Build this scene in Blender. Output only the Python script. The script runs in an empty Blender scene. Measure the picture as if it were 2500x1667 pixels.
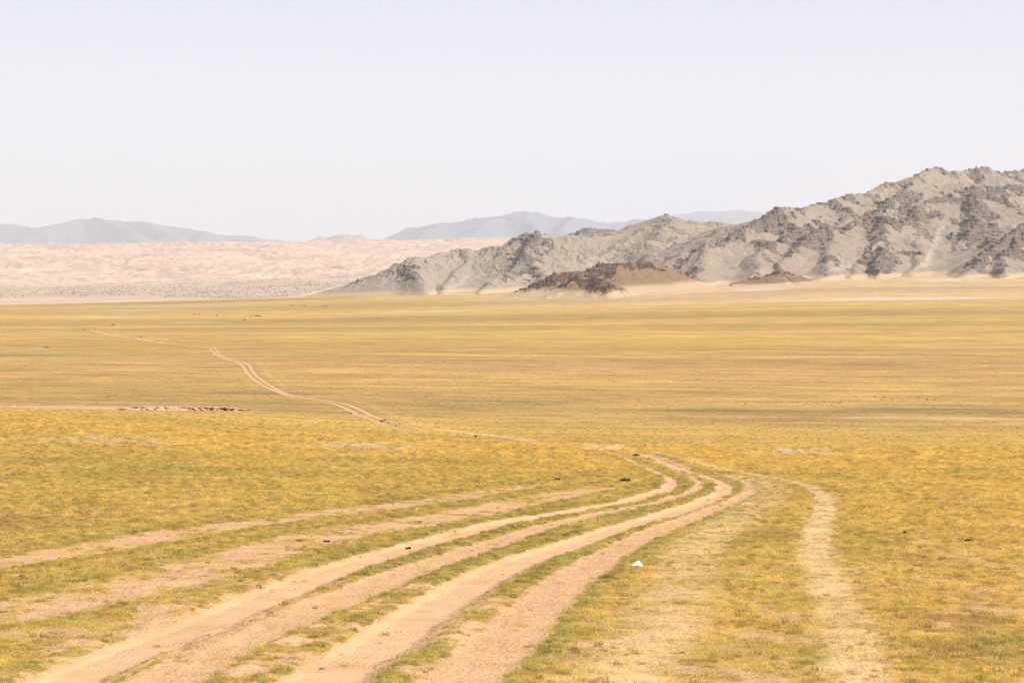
import bpy, bmesh, math, random
import numpy as np
from mathutils import Vector, Matrix
rad = math.radians
SC = bpy.context.scene

# ------------------------------------------------------------------ camera, sky, sun, exposure
F = 5903.0                       # focal length in photo pixels (2500 wide) : 85 mm
cam = bpy.data.cameras.new("camera"); camo = bpy.data.objects.new("camera", cam)
SC.collection.objects.link(camo); SC.camera = camo
camo.location = (0, 0, 0); camo.rotation_euler = (rad(90), 0, 0)
cam.lens = 85.0; cam.sensor_width = 36.0; cam.sensor_fit = 'HORIZONTAL'
cam.shift_y = -233.5 / 2500.0
cam.clip_start = 0.1; cam.clip_end = 300000
cam.dof.use_dof = True; cam.dof.focus_distance = 130.0; cam.dof.aperture_fstop = 7.1

SUN_EL, SUN_AZ = rad(43), rad(110)      # azimuth measured clockwise from +Y (view direction)
w = bpy.data.worlds.new("World"); SC.world = w; w.use_nodes = True
nt = w.node_tree; bg = nt.nodes['Background']
sky = nt.nodes.new('ShaderNodeTexSky'); sky.sky_type = 'NISHITA'; sky.sun_disc = False
sky.sun_elevation = SUN_EL; sky.sun_rotation = SUN_AZ
sky.altitude = 1200; sky.air_density = 0.7; sky.dust_density = 2.2; sky.ozone_density = 1.0
hs = nt.nodes.new('ShaderNodeMix'); hs.data_type = 'RGBA'      # thin milky veil over the whole sky
hs.inputs['Factor'].default_value = 0.58
hs.inputs[7].default_value = (11.5, 11.3, 11.8, 1)
tc_ = nt.nodes.new('ShaderNodeTexCoord'); sx_ = nt.nodes.new('ShaderNodeSeparateXYZ'); mr_ = nt.nodes.new('ShaderNodeMapRange')
nt.links.new(tc_.outputs['Generated'], sx_.inputs[0]); nt.links.new(sx_.outputs[2], mr_.inputs[0]); mr_.inputs[1].default_value = 0.0; mr_.inputs[2].default_value = .16
mr_.inputs[3].default_value = .68; mr_.inputs[4].default_value = .38; nt.links.new(mr_.outputs[0], hs.inputs['Factor'])
nt.links.new(sky.outputs[0], hs.inputs[6]); nt.links.new(hs.outputs[2], bg.inputs[0])
bg.inputs[1].default_value = 0.08
sun = bpy.data.lights.new("sun", 'SUN'); sun.energy = 4.3; sun.angle = rad(0.53); sun.color = (1.0, 0.93, 0.82)
suno = bpy.data.objects.new("sun", sun); SC.collection.objects.link(suno)
sd = Vector((math.sin(SUN_AZ)*math.cos(SUN_EL), math.cos(SUN_AZ)*math.cos(SUN_EL), math.sin(SUN_EL)))
suno.rotation_euler = sd.to_track_quat('Z', 'Y').to_euler()
SC.view_settings.view_transform = 'Standard'; SC.view_settings.look = 'None'
SC.view_settings.exposure = 0.43; SC.view_settings.gamma = 1.0
SC.cycles.volume_bounces = 1; SC.cycles.max_bounces = 5; SC.cycles.volume_step_rate = 5

# ------------------------------------------------------------------ numpy noise
def _perm(seed):
    r = np.random.RandomState(seed); p = r.permutation(256).astype(np.int32); return np.concatenate([p, p, p])
_ga = np.linspace(0, 2*np.pi, 16, endpoint=False); _gx = np.cos(_ga).astype(np.float32); _gy = np.sin(_ga).astype(np.float32)
def pn(x, y, seed=0):
    P = _perm(seed)
    xf = np.floor(x); yf = np.floor(y); fx = (x-xf).astype(np.float32); fy = (y-yf).astype(np.float32)
    xi = xf.astype(np.int64) & 255; yi = yf.astype(np.int64) & 255
    a = P[xi]; b = P[xi+1]
    def g(h, dx, dy): h = h & 15; return _gx[h]*dx + _gy[h]*dy
    n00 = g(P[a+yi], fx, fy); n10 = g(P[b+yi], fx-1, fy); n01 = g(P[a+yi+1], fx, fy-1); n11 = g(P[b+yi+1], fx-1, fy-1)
    u = fx*fx*fx*(fx*(fx*6-15)+10); v = fy*fy*fy*(fy*(fy*6-15)+10)
    n0 = n00 + u*(n10-n00); n1 = n01 + u*(n11-n01)
    return (n0 + v*(n1-n0))*1.5
def fbm(x, y, sc, octv=4, seed=0, gain=.5):
    r = 0; a = 1.0; t = 0; x = x/sc; y = y/sc
    for i in range(octv):
        r = r + a*pn(x+i*17.3, y-i*9.1, seed+i); t += a; a *= gain; x = x*2.03; y = y*2.03
    return r/t
def ridged(x, y, sc, octv=4, seed=0, gain=.5):
    r = 0; a = 1.0; t = 0; x = x/sc; y = y/sc
    for i in range(octv):
        r = r + a*(1-2*np.abs(pn(x+i*5.3, y+i*19.1, seed+i))); t += a; a *= gain; x = x*2.07; y = y*2.07
    return r/t
def ss(a, b, x):
    t = np.clip((x-a)/(b-a), 0, 1); return t*t*(3-2*t)

# ------------------------------------------------------------------ lie of the land
# the ground's height, tabulated on sight lines and distance: z = -(v-600)/F*Y
UC = [-700, 0, 400, 700, 1250, 1600, 2000, 2500, 3200]
SL = [.0375, .0386, .0392, .0400, .0420, .0428, .0436, .0445, .0455]      # slope of the near rise
YC = [160, 150, 133, 122, 112, 112, 112, 112, 112]                         # where it rolls over
ROWS = [
 (205,  [1022, 1018, 1040, 1066, 1092, 1096, 1100, 1106, 1112]),
 (260,  [1012, 1010, 1028, 1054, 1076, 1080, 1084, 1090, 1096]),
 (320,  [1003, 1004, 1014, 1036, 1056, 1060, 1064, 1070, 1076]),
 (390,  [ 996,  996, 1002, 1012, 1028, 1032, 1036, 1042, 1048]),
 (560,  [ 945,  945,  945,  945,  955,  960,  965,  970,  975]),
 (800,  [ 885,  885,  885,  885,  892,  896,  900,  902,  904]),
 (1200, [ 838,  838,  838,  838,  842,  844,  845,  845,  845]),
 (1700, [ 808,  808,  808,  806,  804,  802,  800,  798,  798]),
 (2400, [ 785,  785,  784,  781,  774,  768,  762,  758,  756]),
 (3200, [ 768,  768,  765,  762,  750,  744,  732,  728,  724]),
 (3700, [ 757,  757,  753,  747,  734,  722,  706,  701,  698]),
 (4300, [ 748,  746,  735,  728,  710,  698,  677,  672,  668]),
 (4600, [ 746,  744,  733,  725,  702,  690,  668,  662,  656]),
 (5300, [ 752,  750,  746,  738,  697,  682,  655,  645,  640]),
 (7000, [ 742,  742,  740,  736,  700,  690,  670,  660,  655]),
 (12000,[ 690,  690,  690,  690,  670,  665,  655,  650,  650]),
 (30000,[ 642,  642,  642,  642,  635,  632,  630,  628,  628]),
 (90000,[ 615]*9)]
NU, NY = 240, 2400
_u = np.linspace(-700, 3200, NU); _ly = np.linspace(math.log(3), math.log(90000), NY); _Y = np.exp(_ly)
TAB = np.zeros((NU, NY))
for i in range(NU):
    s = np.interp(_u[i], UC, SL); yc = np.interp(_u[i], UC, YC)
    ky = [math.log(yc)] ; kv = [600+F*(4.5/yc+s)]
    kn = np.exp(np.linspace(math.log(3), math.log(yc*.97), 200))
    lx = list(np.log(kn)) + ky; vv = list(600+F*(4.5/kn+s)) + kv
    m = math.log(yc*1.3); lx.append(m); vv.append(kv[0]+10)
    for Yr, vs in ROWS: lx.append(math.log(Yr)); vv.append(np.interp(_u[i], UC, vs))
    TAB[i] = np.interp(_ly, lx, vv)
k = np.hanning(61); k /= k.sum()
sm = np.apply_along_axis(lambda a: np.convolve(np.pad(a, 30, mode='edge'), k, 'valid'), 1, TAB)
wgt = ss(math.log(85), math.log(135), _ly)[None, :]
TAB = TAB*(1-wgt) + sm*wgt
k = np.hanning(23); k /= k.sum()
TAB = np.apply_along_axis(lambda a: np.convolve(np.pad(a, 11, mode='edge'), k, 'valid'), 0, TAB)

def vtab(u, Y):
    a = np.clip((u+700)/3900*(NU-1), 0, NU-1.001); b = np.clip((np.log(np.maximum(Y, 3.001))-_ly[0])/(_ly[-1]-_ly[0])*(NY-1), 0, NY-1.001)
    i = a.astype(int); j = b.astype(int); fa = a-i; fb = b-j
    return (TAB[i, j]*(1-fa)*(1-fb)+TAB[i+1, j]*fa*(1-fb)+TAB[i, j+1]*(1-fa)*fb+TAB[i+1, j+1]*fa*fb)
def zbase(X, Y):
    X = np.asarray(X, float); Y = np.asarray(Y, float)
    R = np.sqrt(X*X+Y*Y); Yc = np.where(Y > R*.7, Y, R*.7); Yc = np.maximum(Yc, .01)
    u = 1250+F*X/Yc
    z = -(vtab(u, Yc)-600)/F*Yc
    near = -4.5-.042*Yc
    t = ss(4, 12, Yc); z = near*(1-t)+z*t
    und = fbm(X, Y, 160, 3, 50)*1.2*ss(350, 900, R)*(1-ss(4200, 5200, R)*.6)
    return z+und
def at(u, v):
    """ground point seen at photo pixel (u, v)"""
    uu = np.full(NY, float(u)); col = vtab(uu, _Y)
    rm = np.minimum.accumulate(col); j = int(np.argmax(rm <= v))
    if rm[j] > v: j = NY-1
    if j > 0:
        c0, c1 = col[j-1], col[j]; t = (c0-v)/(c0-c1) if c0 != c1 else 0; Y = math.exp(_ly[j-1]+(_ly[j]-_ly[j-1])*min(max(t, 0), 1))
    else: Y = _Y[0]
    X = (u-1250)/F*Y
    return X, Y

# ------------------------------------------------------------------ tracks (traced, then set on the ground)
def catmull(pts, n=10):
    P = [np.array(p, float) for p in pts]; P = [2*P[0]-P[1]] + P + [2*P[-1]-P[-2]]; out = []
    for i in range(1, len(P)-2):
        for t in np.linspace(0, 1, n, endpoint=False):
            out.append(.5*((2*P[i])+(P[i+1]-P[i-1])*t+(2*P[i-1]-5*P[i]+4*P[i+1]-P[i+2])*t*t+(-P[i-1]+3*P[i]-3*P[i+1]+P[i+2])*t**3))
    out.append(P[-2]); return np.array(out)
def near_w(a, b): return lambda Y: a+(b-a)*np.clip((82-Y)/36, -.3, 1.2)
TR = {}   # name: (kind, pixels, width function)
TR['A'] = ('rut', [(1486,1101),(1530,1114),(1574,1131),(1612,1147),(1637,1163),(1641,1178),(1622,1193),(1590,1205),(1516,1226),(1383,1250),(1250,1271),(1090,1309),(903,1364),(691,1441),(531,1508),(372,1571),(212,1640),(90,1695)], near_w(.58, 1.12))
TR['B'] = ('rough', [(1556,1108),(1600,1122),(1652,1140),(1688,1158),(1706,1176),(1694,1194),(1660,1209),(1569,1234),(1409,1266),(1250,1310),(1010,1393),(850,1452),(691,1514),(531,1583),(440,1637),(330,1700)], near_w(.42, 1.0))
TR['C'] = ('rut', [(1574,1106),(1620,1120),(1676,1139),(1728,1156),(1764,1172),(1772,1190),(1752,1207),(1718,1222),(1622,1256),(1463,1304),(1303,1357),(1250,1377),(1116,1448),(1010,1515),(930,1572),(835,1625),(730,1700)], near_w(.68, 1.16))
TR['D'] = ('rough', [(1592,1106),(1640,1119),(1690,1135),(1750,1146),(1800,1162),(1828,1180),(1826,1198),(1790,1220),(1736,1243),(1675,1270),(1540,1326),(1430,1390),(1345,1455),(1270,1525),(1190,1600),(1080,1690)], near_w(.44, 1.08))
TR['G'] = ('faint', [(1460,1160),(1400,1176),(1222,1194),(1063,1221),(797,1253),(585,1277),(372,1309),(186,1340),(0,1372),(-160,1400)], near_w(1.2, 1.9))
TR['H'] = ('faint', [(1500,1181),(1400,1200),(1250,1232),(1010,1274),(850,1296),(691,1330),(531,1379),(372,1420),(213,1455),(0,1490),(-160,1520)], near_w(1.4, 2.3))
TR['E'] = ('worn', [(1480,1094),(1590,1100),(1728,1127),(1850,1150),(1930,1166),(1985,1187),(2014,1222),(2004,1268),(1990,1341),(2012,1400),(2047,1469),(2079,1549),(2100,1628),(2120,1700)], near_w(.62, .95))
TR['I'] = ('worn', [(1790,1150),(1860,1168),(1885,1200),(1834,1236),(1760,1290),(1700,1340),(1675,1389),(1650,1470),(1595,1550),(1516,1640),(1470,1700)], near_w(1.3, 1.5))
farw = lambda a: (lambda Y: a+0*Y)
TR['J'] = ('far', [(1046,1049),(1000,1040),(957,1029),(915,1016),(877,998),(845,986),(800,977),(752,971),(700,963),(650,942),(612,918),(592,895),(580,884),(552,876),(525,862),(512,851),(492,848),(462,845),(430,842)], farw(1.05))
TR['K'] = ('far', [(1000,1048),(950,1038),(905,1022),(870,1008),(835,992),(795,980),(744,971),(700,960),(656,936),(620,911),(607,892),(590,883),(560,875),(534,861),(527,852),(515,849)], farw(1.05))
TR['L'] = ('farworn', [(1090,1052),(1036,1040),(990,1023),(945,1008),(905,990),(868,978)], farw(1.6))
TR['M'] = ('farworn', [(700,945),(670,925),(643,903),(626,885)], farw(1.3))
TR['N'] = ('farworn', [(1484,1096),(1400,1086),(1300,1076),(1200,1063),(1090,1051)], farw(2.4))
TR['O'] = ('far', [(430,842),(400,838),(364,830),(337,826),(298,821),(264,815),(232,808),(219,806)], farw(3.4))
TR['P'] = ('farworn', [(247,804),(285,798),(323,793),(352,789)], farw(3.5))
TR['Q'] = ('farworn', [(163,756),(190,759),(230,763),(266,767)], farw(7))
TR['R'] = ('farworn', [(244,749),(262,744)], farw(7))
TR['S'] = ('patchy', [(1180,1395),(1063,1430),(903,1490),(744,1564),(638,1606),(500,1680)], near_w(.9, 1.2))
TR['T'] = ('patchy', [(940,1322),(850,1345),(560,1450),(330,1535),(120,1612),(-60,1680)], near_w(.8, 1.3))
TR['U'] = ('patchy', [(1222,1470),(1143,1520),(1063,1580),(1000,1650),(960,1700)], near_w(.7, .9))
TR['V'] = ('patchy', [(850,1420),(659,1500),(531,1556),(425,1610),(280,1690)], near_w(.3, .5))
TRW = {}
for n_, (kind, px, wf) in TR.items():
    c = catmull([at(*p) for p in px], 8); TRW[n_] = (kind, c, wf(c[:, 1])/2)
def seg_dist(PX, PY, line, hw=None):
    best = np.full(PX.shape, 1e9); bh = np.ones(PX.shape); sg = np.zeros(PX.shape)
    for i in range(len(line)-1):
        a = line[i]; b = line[i+1]; d = b-a; L2 = d@d+1e-9
        t = np.clip(((PX-a[0])*d[0]+(PY-a[1])*d[1])/L2, 0, 1)
        ex = PX-(a[0]+t*d[0]); ey = PY-(a[1]+t*d[1]); q = ex*ex+ey*ey
        m = q < best; best = np.where(m, q, best)
        sg = np.where(m, d[0]*ey-d[1]*ex, sg)
        if hw is not None: bh = np.where(m, hw[i]*(1-t)+hw[i+1]*t, bh)
    return np.sqrt(best), bh, np.sign(sg)
# patches of different cover: pixel centre, half sizes, kind, strength
PATCH = [
 (2330,1003,420,9,'green',.95),(2450,1004,200,6,'green',.8),(1760,1003,260,5,'green',.7),(1180,980,260,6,'green',.95),(1000,972,120,4,'green',.6),
 (640,959,230,6,'green',.75),(2300,990,260,4,'green',.6),(60,868,180,5,'green',.7),(250,893,110,4,'green',.6),(60,905,200,5,'green',.4),(420,903,150,4,'green',.4),
 (1150,1070,220,7,'green',.5),(1320,1080,200,5,'green',.45),(2050,1150,150,5,'green',.55),(1960,1180,90,6,'green',.5),(2250,1143,260,4,'green',.55),
 (480,1037,400,8,'green',.25),(1300,700,260,6,'green',.2),(1100,1135,200,26,'green',.3),(450,1150,330,30,'green',.2),
 (2300,1021,330,6,'bare',.7),(2120,968,150,10,'bare',.45),(1500,985,250,4,'bare',.35),(2450,960,200,10,'bare',.4),(880,1013,120,5,'bare',.5),(1480,960,300,8,'brown',.4),
 (150,995,300,7,'bare',.85),(640,1001,90,5,'bare',.5),(97,848,40,4,'bare',.9),(20,853,60,3,'stony',.9),(60,800,110,3,'bare',.35),(800,1020,120,5,'bare',.3),
 (880,1084,170,9,'stony',.9),(190,1068,230,12,'stony',.7),(330,1072,180,8,'stony',.5),(720,1063,90,5,'stony',.7),(1950,1101,130,7,'stony',1.),(1700,1090,100,4,'stony',.4),(900,1128,90,8,'stony',.5),
 (1600,833,240,2.5,'stony',.25),(2250,832,260,2,'stony',.25),(1220,887,160,2.5,'stony',.3),(1420,887,200,2,'stony',.3),(1150,717,110,2.5,'pale',.9),(980,724,120,2.5,'pale',.7),(1050,760,120,2,'pale',.6),
 (2230,729,300,3,'pale',.8),(1860,706,60,3,'pale',.8),(2300,684,70,3,'pale',.9),(2440,672,60,3,'pale',.7),(2040,684,60,3,'pale',.6),(330,757,110,3,'pale',.5),(460,787,60,2,'pale',.6),(250,775,90,3,'pale',.4),
 (1900,925,500,14,'brown',.5),(1500,890,700,10,'brown',.3),(250,915,300,14,'brown',.4),(480,750,260,6,'pale',.3),(560,810,260,8,'brown',.4),(2000,850,600,10,'brown',.25),
 (60,1265,130,22,'brown',.75),(200,1245,110,14,'brown',.4),(2350,1500,160,60,'brown',.8),(2440,1560,120,60,'green',.7),(2000,1560,60,90,'green',.25),(1400,1440,90,60,'green',.3),
 (2420,1445,130,35,'brown',.35),(1820,1320,60,50,'green',.25),(760,1185,300,20,'gold',.5),(300,1220,260,14,'gold',.7),(200,1110,200,16,'green',.35),
]
PW = []
for (u, v, ru, rv, kd, st) in PATCH:
    x, y = at(u, v); y0 = at(u, v+rv)[1]; y1 = at(u, v-rv)[1]; yc_ = np.interp(u, UC, YC)
    if y < yc_*1.1: y1 = min(y1, yc_*1.06)
    PW.append((x, y, ru*y/F, max((y1-y0)/2, .5), kd, st))
def cover(X, Y):
    """cover weights at world points"""
    n = X.shape; o = {k_: np.zeros(n, np.float32) for k_ in ('sand', 'worn', 'green', 'brown', 'bare', 'stony', 'pale', 'gold', 'dz', 'sharp', 'lat')}
    for nm, (kind, c, hw) in TRW.items():
        mg = 4 if kind[:3] != 'far' else 14
        m = (X > c[:, 0].min()-mg) & (X < c[:, 0].max()+mg) & (Y > c[:, 1].min()-mg) & (Y < c[:, 1].max()+mg)
        if not m.any(): continue
        x = X[m]; y = Y[m]
        j = fbm(x, y, .8, 4, 77, .65)*(.15 if kind != 'patchy' else .5) if kind[:3] != 'far' else 0
        d, h, sg = seg_dist(x, y, c, hw); d = np.abs(d+j)
        end = np.minimum(np.hypot(x-c[0, 0], y-c[0, 1]), 1e9)
        r = d/h; core = 1-ss(.78, 1.22, r)
        if kind == 'rut': a = core; g = np.exp(-((d-h)/.42)**2)*(d > h)
        elif kind == 'rough': a = core*(.74+.2*fbm(x, y, 2.2, 2, 31)); g = np.exp(-((d-h)/.4)**2)*(d > h)
        elif kind == 'faint': a = (1-ss(.5, 1.35, r))*(.62+.75*fbm(x, y, 1.3, 3, 32))*ss(94, 70, y); g = np.exp(-((d-h)/.45)**2)*(d > h)*.7
        elif kind == 'patchy': a = (1-ss(.6, 1.4, r))*(.40+.95*fbm(x, y, 1.3, 4, 33))*ss(51, 43, y); g = 0*d
        elif kind == 'worn': a = 0*d; g = 0*d; o['worn'][m] = np.maximum(o['worn'][m], (1-ss(.4, 1.5, r))*((.78+.2*ss(44, 62, y) if nm == 'E' else .6)+.4*fbm(x, y, 2.5, 2, 5)))
        elif kind == 'far': a = core; g = np.exp(-((d-h)/(h*.8))**2)*(d > h)*.6
        else: a = 0*d; g = 0*d; o['worn'][m] = np.maximum(o['worn'][m], (1-ss(.5, 1.4, r))*(.75 if nm == 'N' else .28))
        if kind == 'rut': o['lat'][m] = np.where(d < h*1.2, d*sg, o['lat'][m])
        if kind == 'far': o['sharp'][m] = np.maximum(o['sharp'][m], .75*(1-ss(.6, 1.2, r)))
        if kind == 'rut': o['sharp'][m] = np.maximum(o['sharp'][m], 1-ss(.5, .95, r))
        if kind in ('rut', 'rough'): dz = (-(.065 if kind == 'rut' else .035)*(1-ss(.55, 1.25, r)) + .02*np.exp(-((r-1.35)/.25)**2))*(1-.8*ss(74, 92, y))
        elif kind == 'faint': dz = -.03*(1-ss(.6, 1.4, r))
        elif kind == 'far': dz = -.10*(1-ss(.6, 1.25, r))
        else: dz = 0*d
        fd = ss(0, 1, end/6) if nm in 'ABCD' else 1
        o['sand'][m] = np.maximum(o['sand'][m], a); o['green'][m] = np.maximum(o['green'][m], g*.85); o['dz'][m] += dz*fd
    for (x, y, rx, ry, kd, st) in PW:
        m = (np.abs(X-x*Y/y) < rx*2.2) & (np.abs(Y-y) < ry*2.2)
        if not m.any(): continue
        q = ((X[m]-x*Y[m]/y)/rx)**2+((Y[m]-y)/ry)**2
        q = q*(1+.9*fbm(X[m], Y[m], max(rx*.3, .5), 3, 9))
        o[kd][m] = np.maximum(o[kd][m], st*np.exp(-np.maximum(q, 0)*1.1))
    LU = fbm(X, Y, 1.3, 4, 120, .6)
    o['lush'] = np.clip(.50+1.7*LU+.35*fbm(X, Y, 7, 2, 124)+.4*np.interp(Y, [40, 80], [0, .55])+.4*o['gold'] if False else .60+1.35*LU+.6*fbm(X, Y, 7, 2, 124)+.30*ss(48, 70, Y)+.35*o['green'], 0, 1).astype(np.float32)
    # yellow standing grass along the roll-over of the near rise
    u = 1250+F*X/np.maximum(Y, 1); yc = np.interp(u, UC, YC)
    o['gold'] = np.maximum(o['gold'], (.95*np.exp(-((Y-yc)/(yc*.2))**2)*(Y > 5)).astype(np.float32))
    o['gold'] = np.maximum(o['gold'], (.4*ss(170, 210, Y)*ss(420, 300, Y)*(Y > 5)).astype(np.float32))
    o['gold'] = np.maximum(o['gold'], (.5*ss(1750, 2500, u)*(1-ss(60, 52, Y)*.5)*ss(140, 110, Y)).astype(np.float32))
    o['green'] *= (1-np.clip(o['sand']*1.1, 0, 1))
    return o

# ------------------------------------------------------------------ materials
class NT:
    def __init__(s, name, rough=.95):
        s.m = bpy.data.materials.new(name); s.m.use_nodes = True; s.t = s.m.node_tree; s.b = s.t.nodes['Principled BSDF']
        s.b.inputs['Roughness'].default_value = rough; s.b.inputs['Specular IOR Level'].default_value = .15
        s.pos = s.n('ShaderNodeNewGeometry').outputs['Position']
    def n(s, t): return s.t.nodes.new(t)
    def link(s, a, b):
        if isinstance(a, (int, float)): b.default_value = a
        elif isinstance(a, tuple): b.default_value = a+((1,) if len(a) == 3 and b.type == 'RGBA' else ())
        else: s.t.links.new(a, b)
    def attr(s, nm, typ='GEOMETRY'):
        a = s.n('ShaderNodeAttribute'); a.attribute_name = nm; a.attribute_type = typ; return a.outputs['Fac']
    def noise(s, size, det=3, rough=.55, dist=0, vec=None, sc=None):
        a = s.n('ShaderNodeTexNoise'); a.inputs['Scale'].default_value = 1/size; a.inputs['Detail'].default_value = det
        a.inputs['Roughness'].default_value = rough; a.inputs['Distortion'].default_value = dist
        v = vec or s.pos
        if sc: mp = s.n('ShaderNodeVectorMath'); mp.operation = 'MULTIPLY'; s.link(v, mp.inputs[0]); mp.inputs[1].default_value = sc; v = mp.outputs[0]
        s.link(v, a.inputs['Vector']); return a.outputs['Fac']
    def math(s, op, a, b=0.0, c=None, clamp=False):
        m = s.n('ShaderNodeMath'); m.operation = op; m.use_clamp = clamp; s.link(a, m.inputs[0]); s.link(b, m.inputs[1])
        if c is not None: s.link(c, m.inputs[2])
        return m.outputs[0]
    def mix(s, f, a, b, bt='MIX'):
        m = s.n('ShaderNodeMix'); m.data_type = 'RGBA'; m.blend_type = bt; s.link(f, m.inputs[0]); s.link(a, m.inputs[6]); s.link(b, m.inputs[7]); return m.outputs[2]
    def ramp(s, x, lo, hi, o0=0., o1=1.):
        m = s.n('ShaderNodeMapRange'); m.interpolation_type = 'SMOOTHSTEP'; s.link(x, m.inputs[0]); m.inputs[1].default_value = lo; m.inputs[2].default_value = hi
        s.link(o0, m.inputs[3]); s.link(o1, m.inputs[4]); return m.outputs[0]
    def gain(s, col, f):   # multiply colour by scalar field
        c = s.n('ShaderNodeVectorMath'); c.operation = 'SCALE'; s.link(col, c.inputs[0]); s.link(f, c.inputs['Scale']); return c.outputs[0]
    def out(s, col, bump=None, bs=.5, bd=.1):
        s.link(col, s.b.inputs['Base Color'])
        if bump is not None:
            b = s.n('ShaderNodeBump'); b.inputs['Strength'].default_value = bs; b.inputs['Distance'].default_value = bd
            s.link(bump, b.inputs['Height']); s.link(b.outputs[0], s.b.inputs['Normal'])
        return s.m
GOLD = (.55, .34, .078); OLIVE = (.37, .275, .07); DKGREEN = (.17, .155, .05); STRAW = (.68, .475, .235); SOIL = (.57, .35, .18); SAND = (.61, .385, .21); BROWN = (.36, .21, .085)
def m_ground():
    s = NT('steppe ground')
    A = {k_: s.attr(k_) for k_ in ('sand', 'worn', 'green', 'brown', 'bare', 'stony', 'pale', 'gold', 'sharp', 'fan', 'lush', 'lat')}
    n200 = s.noise(170, 4, .6); n30 = s.noise(34, 4, .6, vec=s.pos); n5 = s.noise(5.5, 4, .62); n1 = s.noise(1.1, 3, .6); n03 = s.noise(.28, 3, .65); n01 = s.noise(.07, 2, .6)
    far = s.ramp(s.attr('dist'), 160, 420)
    # grass hue: gold to olive
    g = s.math('ADD', s.math('MULTIPLY', s.ramp(n30, .38, .66), .42), s.math('MULTIPLY', s.ramp(n5, .35, .7), .38))
    g = s.math('ADD', g, s.math('MULTIPLY', s.ramp(s.noise(240, 5, .65, sc=(.3, 1, 1)), .45, .62), s.math('MULTIPLY', far, .4)))
    g = s.math('SUBTRACT', g, s.math('MULTIPLY', A['gold'], .6)); g = s.math('ADD', g, s.math('MULTIPLY', A['green'], .9), clamp=True)
    col = s.mix(g, GOLD, OLIVE); col = s.mix(s.ramp(s.math('ADD', A['green'], s.math('MULTIPLY', s.math('SUBTRACT', n30, .5), .5)), .22, .75, 0, s.math('MULTIPLY', far, .9)), col, DKGREEN)
    # brown, seed-headed swards
    b = s.math('ADD', A['brown'], s.math('MULTIPLY', s.ramp(s.noise(110, 6, .7, vec=s.pos, sc=(.3, 1, 1)), .46, .62), s.math('MULTIPLY', far, .75)), clamp=True)
    col = s.mix(s.math('MULTIPLY', b, .75), col, BROWN)
    # soil showing between the tufts
    so = s.ramp(s.math('ADD', s.math('MULTIPLY', n03, .5), s.math('MULTIPLY', n1, .5)), .50, .64); nr = s.ramp(s.attr('dist'), 190, 120)
    so = s.math('MAXIMUM', s.math('MULTIPLY', so, s.math('SUBTRACT', 1.0, s.math('MULTIPLY', nr, .5))), s.math('MULTIPLY', nr, s.ramp(s.math('ADD', A['lush'], s.math('MULTIPLY', s.math('SUBTRACT', n03, .5), .5)), .42, .12, 0, 1.3)))
    so = s.math('MULTIPLY', so, s.math('SUBTRACT', .72, s.math('MULTIPLY', A['gold'], .4)), clamp=True)
    col = s.mix(so, col, SOIL)
    # straw, worn
    col = s.mix(s.math('MULTIPLY', A['worn'], s.ramp(s.math('ADD', n1, s.math('MULTIPLY', A['worn'], .35)), .45, .8, .35, .95)), col, STRAW)
    bare = s.math('MULTIPLY', s.ramp(s.math('ADD', A['bare'], s.math('MULTIPLY', s.math('SUBTRACT', n5, .5), .9)), .25, .75), .85)
    far_bare = s.math('MULTIPLY', s.ramp(s.noise(130, 6, .7, sc=(.25, 1, 1)), .56, .70), s.math('MULTIPLY', far, .4))
    col = s.mix(s.math('MAXIMUM', bare, far_bare), col, (.52, .35, .2))
    # outwash slope below the hills
    fc = s.mix(s.ramp(s.noise(120, 4, .6), .35, .7), (.50, .335, .17), (.56, .38, .235))
    col = s.mix(s.math('MULTIPLY', A['fan'], s.ramp(n200, .3, .6, .7, 1.0)), col, fc)
    col = s.mix(s.math('MULTIPLY', A['pale'], s.ramp(n30, .35, .6, .4, 1.)), col, (.60, .53, .47))
    # value variation of the sward: clumps, fine blades; far streaks paint in tussock shading
    val = s.math('ADD', s.ramp(n1, .25, .75, .82, 1.16), s.math('MULTIPLY', s.math('SUBTRACT', n5, .5), s.math('ADD', .35, s.math('MULTIPLY', far, .55)))); val = s.math('ADD', val, s.math('MULTIPLY', s.math('MULTIPLY', far, .6), s.math('SUBTRACT', s.noise(2.3, 3, .7, sc=(.5, 1, 1)), .5)))
    val = s.math('MULTIPLY', val, s.ramp(s.noise(420, 5, .6, sc=(.3, 1, 1)), .36, .62, .83, 1.10)); val = s.math('MULTIPLY', val, s.ramp(n01, .3, .7, .82, 1.15)); val = s.math('MULTIPLY', val, s.ramp(s.noise(16, 5, .72, sc=(.5, 1, 1)), .32, .68, s.math('SUBTRACT', .9, s.math('MULTIPLY', far, .14)), s.math('ADD', 1.08, s.math('MULTIPLY', far, .10))))
    col = s.gain(col, val)
    dots = s.n('ShaderNodeTexVoronoi'); dots.inputs['Scale'].default_value = .33; s.link(s.pos, dots.inputs['Vector'])
    dk = s.math('MULTIPLY', s.math('LESS_THAN', dots.outputs['Distance'], .16), s.math('MULTIPLY', s.ramp(s.noise(50, 3, .6), .48, .62), far))
    col = s.mix(s.math('MULTIPLY', dk, .75), col, (.15, .11, .045))
    # stony ground : pale grit between pebbles
    vo = s.n('ShaderNodeTexVoronoi'); vo.inputs['Scale'].default_value = 6.0; s.link(s.pos, vo.inputs['Vector'])
    peb = s.math('LESS_THAN', vo.outputs['Distance'], s.math('MULTIPLY', A['stony'], .34))
    col = s.mix(s.math('MULTIPLY', A['stony'], .45), col, (.45, .36, .26))
    col = s.mix(s.math('MULTIPLY', peb, s.ramp(n03, .4, .55, 0, .9)), col, (.72, .66, .60))
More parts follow.
